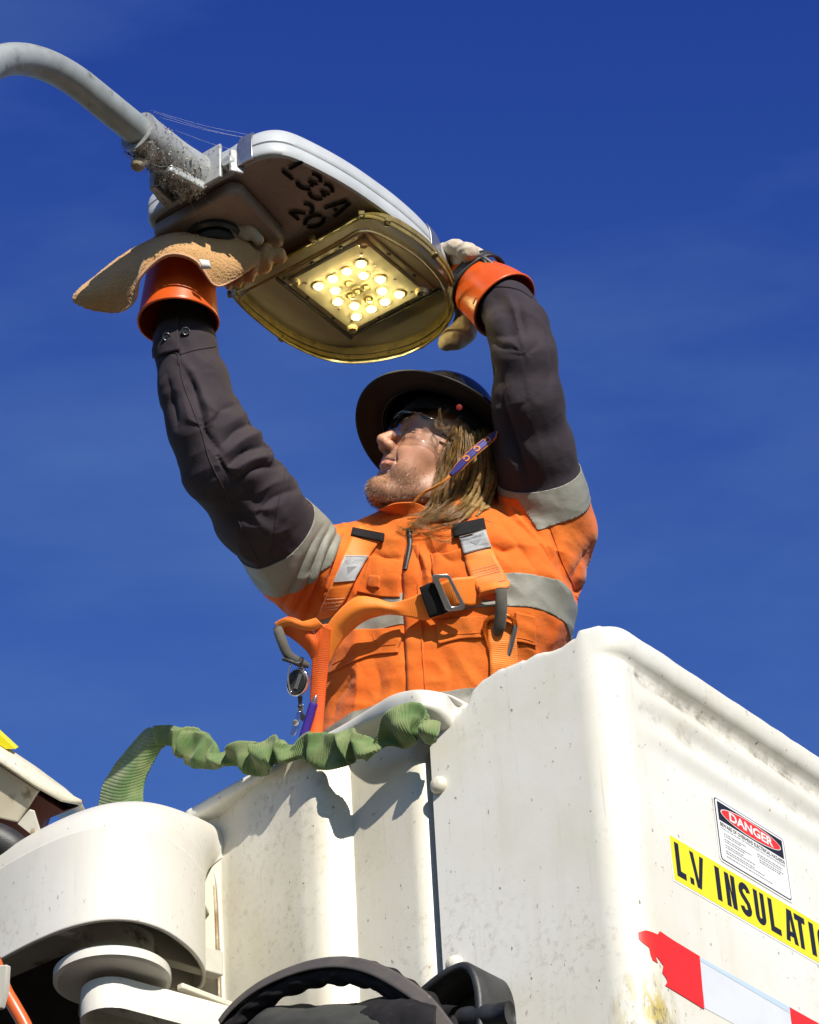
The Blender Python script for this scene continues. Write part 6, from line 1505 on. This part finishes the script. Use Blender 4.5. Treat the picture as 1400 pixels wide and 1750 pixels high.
# left side: webbing loop with grey sleeve, lap strap going down
sheetp('webbing_loop', [[(470, 1066, 5.42), (474, 1072, 5.42), (478, 1080, 5.42)], [(492, 1054, 5.40), (495, 1066, 5.40), (498, 1090, 5.405)], [(520, 1064, 5.395), (522, 1085, 5.39), (524, 1112, 5.40)], [(538, 1082, 5.39), (540, 1102, 5.385), (536, 1130, 5.395)], [(552, 1068, 5.385), (550, 1090, 5.385), (545, 1120, 5.39)], [(562, 1066, 5.392), (560, 1088, 5.392), (556, 1118, 5.396)]], 110, 12, MWBR, harness)
sheetp('webbing_loop', [[(540, 1056, 5.385), (548, 1064, 5.382), (556, 1072, 5.385)], [(515, 1062, 5.388), (520, 1070, 5.384), (526, 1078, 5.388)], [(488, 1056, 5.40), (492, 1062, 5.397), (494, 1070, 5.40)], [(470, 1064, 5.412), (474, 1072, 5.41), (480, 1080, 5.412)]], 60, 8, MWBO, harness)
tube('loop_sleeve', resample(PP([(474, 1072, 5.405), (482, 1096, 5.395), (492, 1118, 5.392), (508, 1130, 5.392), (528, 1138, 5.395)]), 40), np.interp(np.linspace(0, 1, 40), [0, .1, .85, 1], [.008, .010, .0092, .005]), MGRYS, harness, 18)
sheetp('lap_strap', [[(541, 1066, 5.388), (553, 1070, 5.384), (566, 1076, 5.386)], [(536, 1112, 5.392), (549, 1114, 5.388), (563, 1116, 5.392)], [(533, 1140, 5.395), (546, 1142, 5.392), (561, 1140, 5.396)], [(531, 1180, 5.398), (543, 1182, 5.394), (557, 1180, 5.398)], [(530, 1220, 5.395), (541, 1222, 5.390), (554, 1220, 5.395)], [(526, 1270, 5.385), (537, 1272, 5.380), (550, 1270, 5.386)]], 240, 9, MWBR, harness)
# right side: end loop with grey sleeve, strap going down behind the snap hook
sheetp('webbing_loop', [[(818, 1002, 5.362), (842, 997, 5.350), (872, 994, 5.352)], [(820, 1012, 5.352), (844, 1006, 5.340), (869, 1004, 5.342)], [(818, 1020, 5.362), (836, 1014, 5.350), (850, 1012, 5.352)]], 30, 12, MWBO, harness)
sheetp('webbing_loop', [[(818, 1012, 5.375), (832, 1010, 5.372), (845, 1008, 5.37)], [(821, 1035, 5.378), (834, 1034, 5.374), (848, 1032, 5.372)], [(826, 1058, 5.385), (840, 1058, 5.38), (852, 1058, 5.38)], [(832, 1085, 5.392), (846, 1084, 5.388), (858, 1082, 5.386)]], 70, 10, MWBR, harness)
tube('loop_sleeve', resample(PP([(856, 1006, 5.342), (857, 1030, 5.336), (856, 1055, 5.338), (852, 1076, 5.345), (846, 1084, 5.36)]), 40), np.interp(np.linspace(0, 1, 40), [0, .08, .8, 1], [.0105, .0118, .0112, .007]), MGRYS, harness, 18)
strap('lap_strap', [((832, 1066), (880, 1060)), ((835, 1100), (883, 1096)), ((838, 1135), (884, 1130)), ((838, 1175), (882, 1170))], 150, MWBO, [.008, .008, .008, .006])
# ------------------------------------------------------------------ snap hook on the harness
snap = thing('carabiner', 'orange carabiner with silver gate hanging from the harness', 'carabiner', P(856, 1100, 5.35))
MANO = pmat('orange_anodised', (0.85, 0.20, 0.02), (0.75, 0.15, 0.015), 40, 0.25, 0.85)
sp_ = PP([(868, 1125, 5.352), (862, 1140, 5.352), (850, 1150, 5.352), (838, 1148, 5.352), (836, 1136, 5.350), (842, 1125, 5.35), (839, 1112, 5.35), (834, 1095, 5.348), (830, 1080, 5.346), (830, 1066, 5.344), (838, 1057, 5.342), (852, 1053, 5.340), (868, 1053, 5.342), (878, 1060, 5.344), (881, 1070, 5.345)])
tube('hook_body', resample(sp_, 90), 0.0052, MANO, snap, 14)
tube('gate', resample(PP([(881, 1068, 5.345), (879, 1078, 5.345), (874, 1100, 5.347), (868, 1122, 5.35)]), 20), 0.0055, MSTEEL, snap, 14)
# ------------------------------------------------------------------ badge reel and pen
reel = thing('badge_reel', 'black and chrome badge reel hanging from the harness loop', 'badge reel', P(508, 1165, 5.40))
ra, rb_ = nrm(camdir([0.30, 0.9, 0.0])), nrm(camdir([0.8, -0.27, 0.5])); rn = nrm(np.cross(ra, rb_)); rn = rn if rn @ -_f > 0 else -rn
rc = P(509, 1166, 5.395)
el = lambda r1, r2, o_: disc_pts(rc + rn * o_, ra, rb_, r1, 36, r2)
prism('reel_case', el(0.028, 0.0235, -0.005), rn * 0.009, MCHROME, reel, 0.002)
prism('reel_face', el(0.0245, 0.020, 0.0042), rn * 0.0035, MBLACK, reel, 0.0015)
prism('reel_clip', [rc + rn * 0.0085 + ra * x + rb_ * y for x, y in ((-0.012, 0.002), (0.018, 0.002), (0.018, 0.0095), (-0.012, 0.0095))], rn * 0.0015, MCHROME, reel, 0.0006)
tube('hanger', resample(PP([(512, 1131, 5.395), (499, 1134, 5.39), (494, 1145, 5.388), (493, 1165, 5.388), (497, 1182, 5.39)]), 30), 0.0018, MCHROME, reel, 8)
tube('hanger', resample(PP([(511, 1130, 5.393), (517, 1140, 5.388), (520, 1152, 5.39)]), 16), 0.0012, MCHROME, reel, 8)
tube('cable_tie', resample(PP([(484, 1126, 5.385), (496, 1130, 5.378), (510, 1134, 5.38), (517, 1124, 5.385)]), 20), 0.004, MBLACK, reel, 8)
lathe('nozzle', [(0.005, 0), (0.0035, 0.012), (0.0035, 0.016), (0.005, 0.018), (0.004, 0.022), (0, 0.023)], P(513, 1190, 5.395), P(513, 1206, 5.395) - P(513, 1190, 5.395), MBLACK, reel, 14)
prism('swivel', PP([(510, 1205, 5.393), (519, 1204, 5.393), (518, 1216, 5.393), (508, 1216, 5.393)]), _f * 0.004, MCHROME, reel, 0.001)
prism('pen_clip', PP([(514, 1214, 5.385), (528, 1230, 5.385), (530, 1236, 5.385), (524, 1238, 5.385), (514, 1230, 5.385)]), _f * 0.006, MBLACK, reel, 0.001)
tabm = clear('clear_vinyl', (0.85, 0.83, 0.86), 0.15, 0.10)
sheetp('vinyl_tab', [[(509, 1214, 5.392), (513, 1215, 5.391), (517, 1216, 5.392)], [(504, 1230, 5.39), (509, 1232, 5.389), (513, 1233, 5.39)], [(499, 1246, 5.388), (504, 1250, 5.387), (509, 1250, 5.388)], [(495, 1254, 5.387), (500, 1258, 5.386), (505, 1257, 5.387)]], 24, 8, tabm, reel, 0.0012, 0)
lathe('snap_button', [(0.006, 0), (0.006, 0.002), (0.0035, 0.003), (0, 0.0028)], P(505, 1235, 5.384), -_f, MSTEEL, reel, 16)
pen = thing('pen', 'purple pen clipped beside the badge reel', 'pen', P(520, 1230, 5.38))
pa, pb0 = P(514, 1275, 5.378), P(541, 1187, 5.384); pd = nrm(pb0 - pa); pL = np.linalg.norm(pb0 - pa)
lathe('barrel', [(0.0085, 0), (0.0085, pL * .80), (0.0078, pL * .83), (0.006, pL * .84)], pa, pd, pmat('purple_plastic', (0.06, 0.028, 0.30), (0.05, .025, .24), 30, 0.35), pen, 6, smooth=False, sharp=None)
lathe('tip', [(0.006, pL * .835), (0.0052, pL * .9), (0.002, pL * .985), (0, pL)], pa, pd, pmat('grey_pen_tip', (0.16, 0.15, 0.18), None, rough=0.3, metal=.5), pen, 14)
# ------------------------------------------------------------------ terry cloth in the worker's raised hand
cloth = thing('terry_cloth', 'tan terry cleaning cloth draped over the raised orange glove', 'cloth', P(310, 440, 5.40))
MTER, ntt, btt = newmat('terry_towelling')
ct = mixc(ntt, ramp(ntt, noise(ntt, 520, 3, .7), 0.35, 0.65), (0.42, 0.21, 0.07), (0.66, 0.40, 0.17)); ct = mixc(ntt, ramp(ntt, noise(ntt, 18, 4), 0.4, 0.7, 0, .5), ct, (0.60, 0.34, 0.15))
ntt.links.new(ct, btt.inputs['Base Color']); btt.inputs['Roughness'].default_value = 0.95; btt.inputs['Sheen Weight'].default_value = 0.4; btt.inputs['Specular IOR Level'].default_value = 0.1
bump(ntt, btt, noise(ntt, 520, 3, .7), 0.8, 0.003)
MHEM = pmat('cloth_hem', (0.62, 0.36, 0.22), (0.5, 0.28, 0.16), 60, 0.9, fine=0.5, fs=700)
cols_ = [[(126, 507, 5.42), (126, 510, 5.42), (127, 513, 5.42), (129, 517, 5.42)], [(158, 480, 5.43), (160, 495, 5.405), (163, 513, 5.40), (166, 530, 5.41)], [(200, 444, 5.44), (203, 470, 5.40), (205, 500, 5.39), (206, 532, 5.40)],
    [(240, 419, 5.45), (236, 445, 5.40), (233, 478, 5.375), (229, 514, 5.375)], [(270, 403, 5.455), (258, 420, 5.40), (246, 443, 5.362), (239, 475, 5.355)], [(305, 393, 5.455), (299, 406, 5.40), (291, 420, 5.362), (284, 436, 5.350)], [(345, 390, 5.455), (341, 408, 5.40), (337, 426, 5.365), (332, 444, 5.352)],
    [(386, 395, 5.455), (383, 420, 5.405), (374, 450, 5.375), (366, 487, 5.372)], [(414, 406, 5.45), (416, 428, 5.42), (408, 453, 5.40), (396, 480, 5.395)], [(432, 428, 5.44), (438, 440, 5.43), (437, 448, 5.425), (432, 455, 5.425)]]
G_ = np.array([[P(*q) for q in c] for c in cols_]).transpose(1, 0, 2)
def terry(G): return 0.005 * fbm(G * 11 + 2, 2) + 0.0009 * vnoise(G * 420)
sheet('drape', G_, 110, 300, MTER, cloth, 0.006, terry)
bot = resample(np.array([P(*c[-1]) for c in cols_]), 90); tube('hem', bot - _f * 0.002, 0.0024, MHEM, cloth, 8)
fold = [[(405, 424, 5.485), (440, 418, 5.475), (470, 424, 5.47), (494, 438, 5.475)], [(404, 445, 5.455), (438, 432, 5.445), (468, 432, 5.445), (492, 442, 5.46)], [(396, 470, 5.45), (428, 456, 5.435), (454, 450, 5.44), (472, 450, 5.46)], [(388, 490, 5.465), (414, 484, 5.45), (442, 470, 5.455), (454, 462, 5.47)], [(394, 482, 5.49), (420, 472, 5.485), (440, 462, 5.485), (452, 454, 5.485)]]
def pleat(G): return 0.007 * np.sin((G @ _r) * 230 + 2.0 * vnoise(G * 18)) * 0.6 + 0.0009 * vnoise(G * 420)
sheet('gathered_end', [[P(*q) for q in r] for r in fold], 90, 120, MTER, cloth, 0.005, pleat)
sheet('care_label', [[P(340, 443, 5.345), P(357, 445, 5.345)], [P(343, 452, 5.342), P(360, 454, 5.342)], [P(345, 460, 5.345), P(362, 459, 5.345)]], 8, 8, MVIN, cloth, 0.0008)
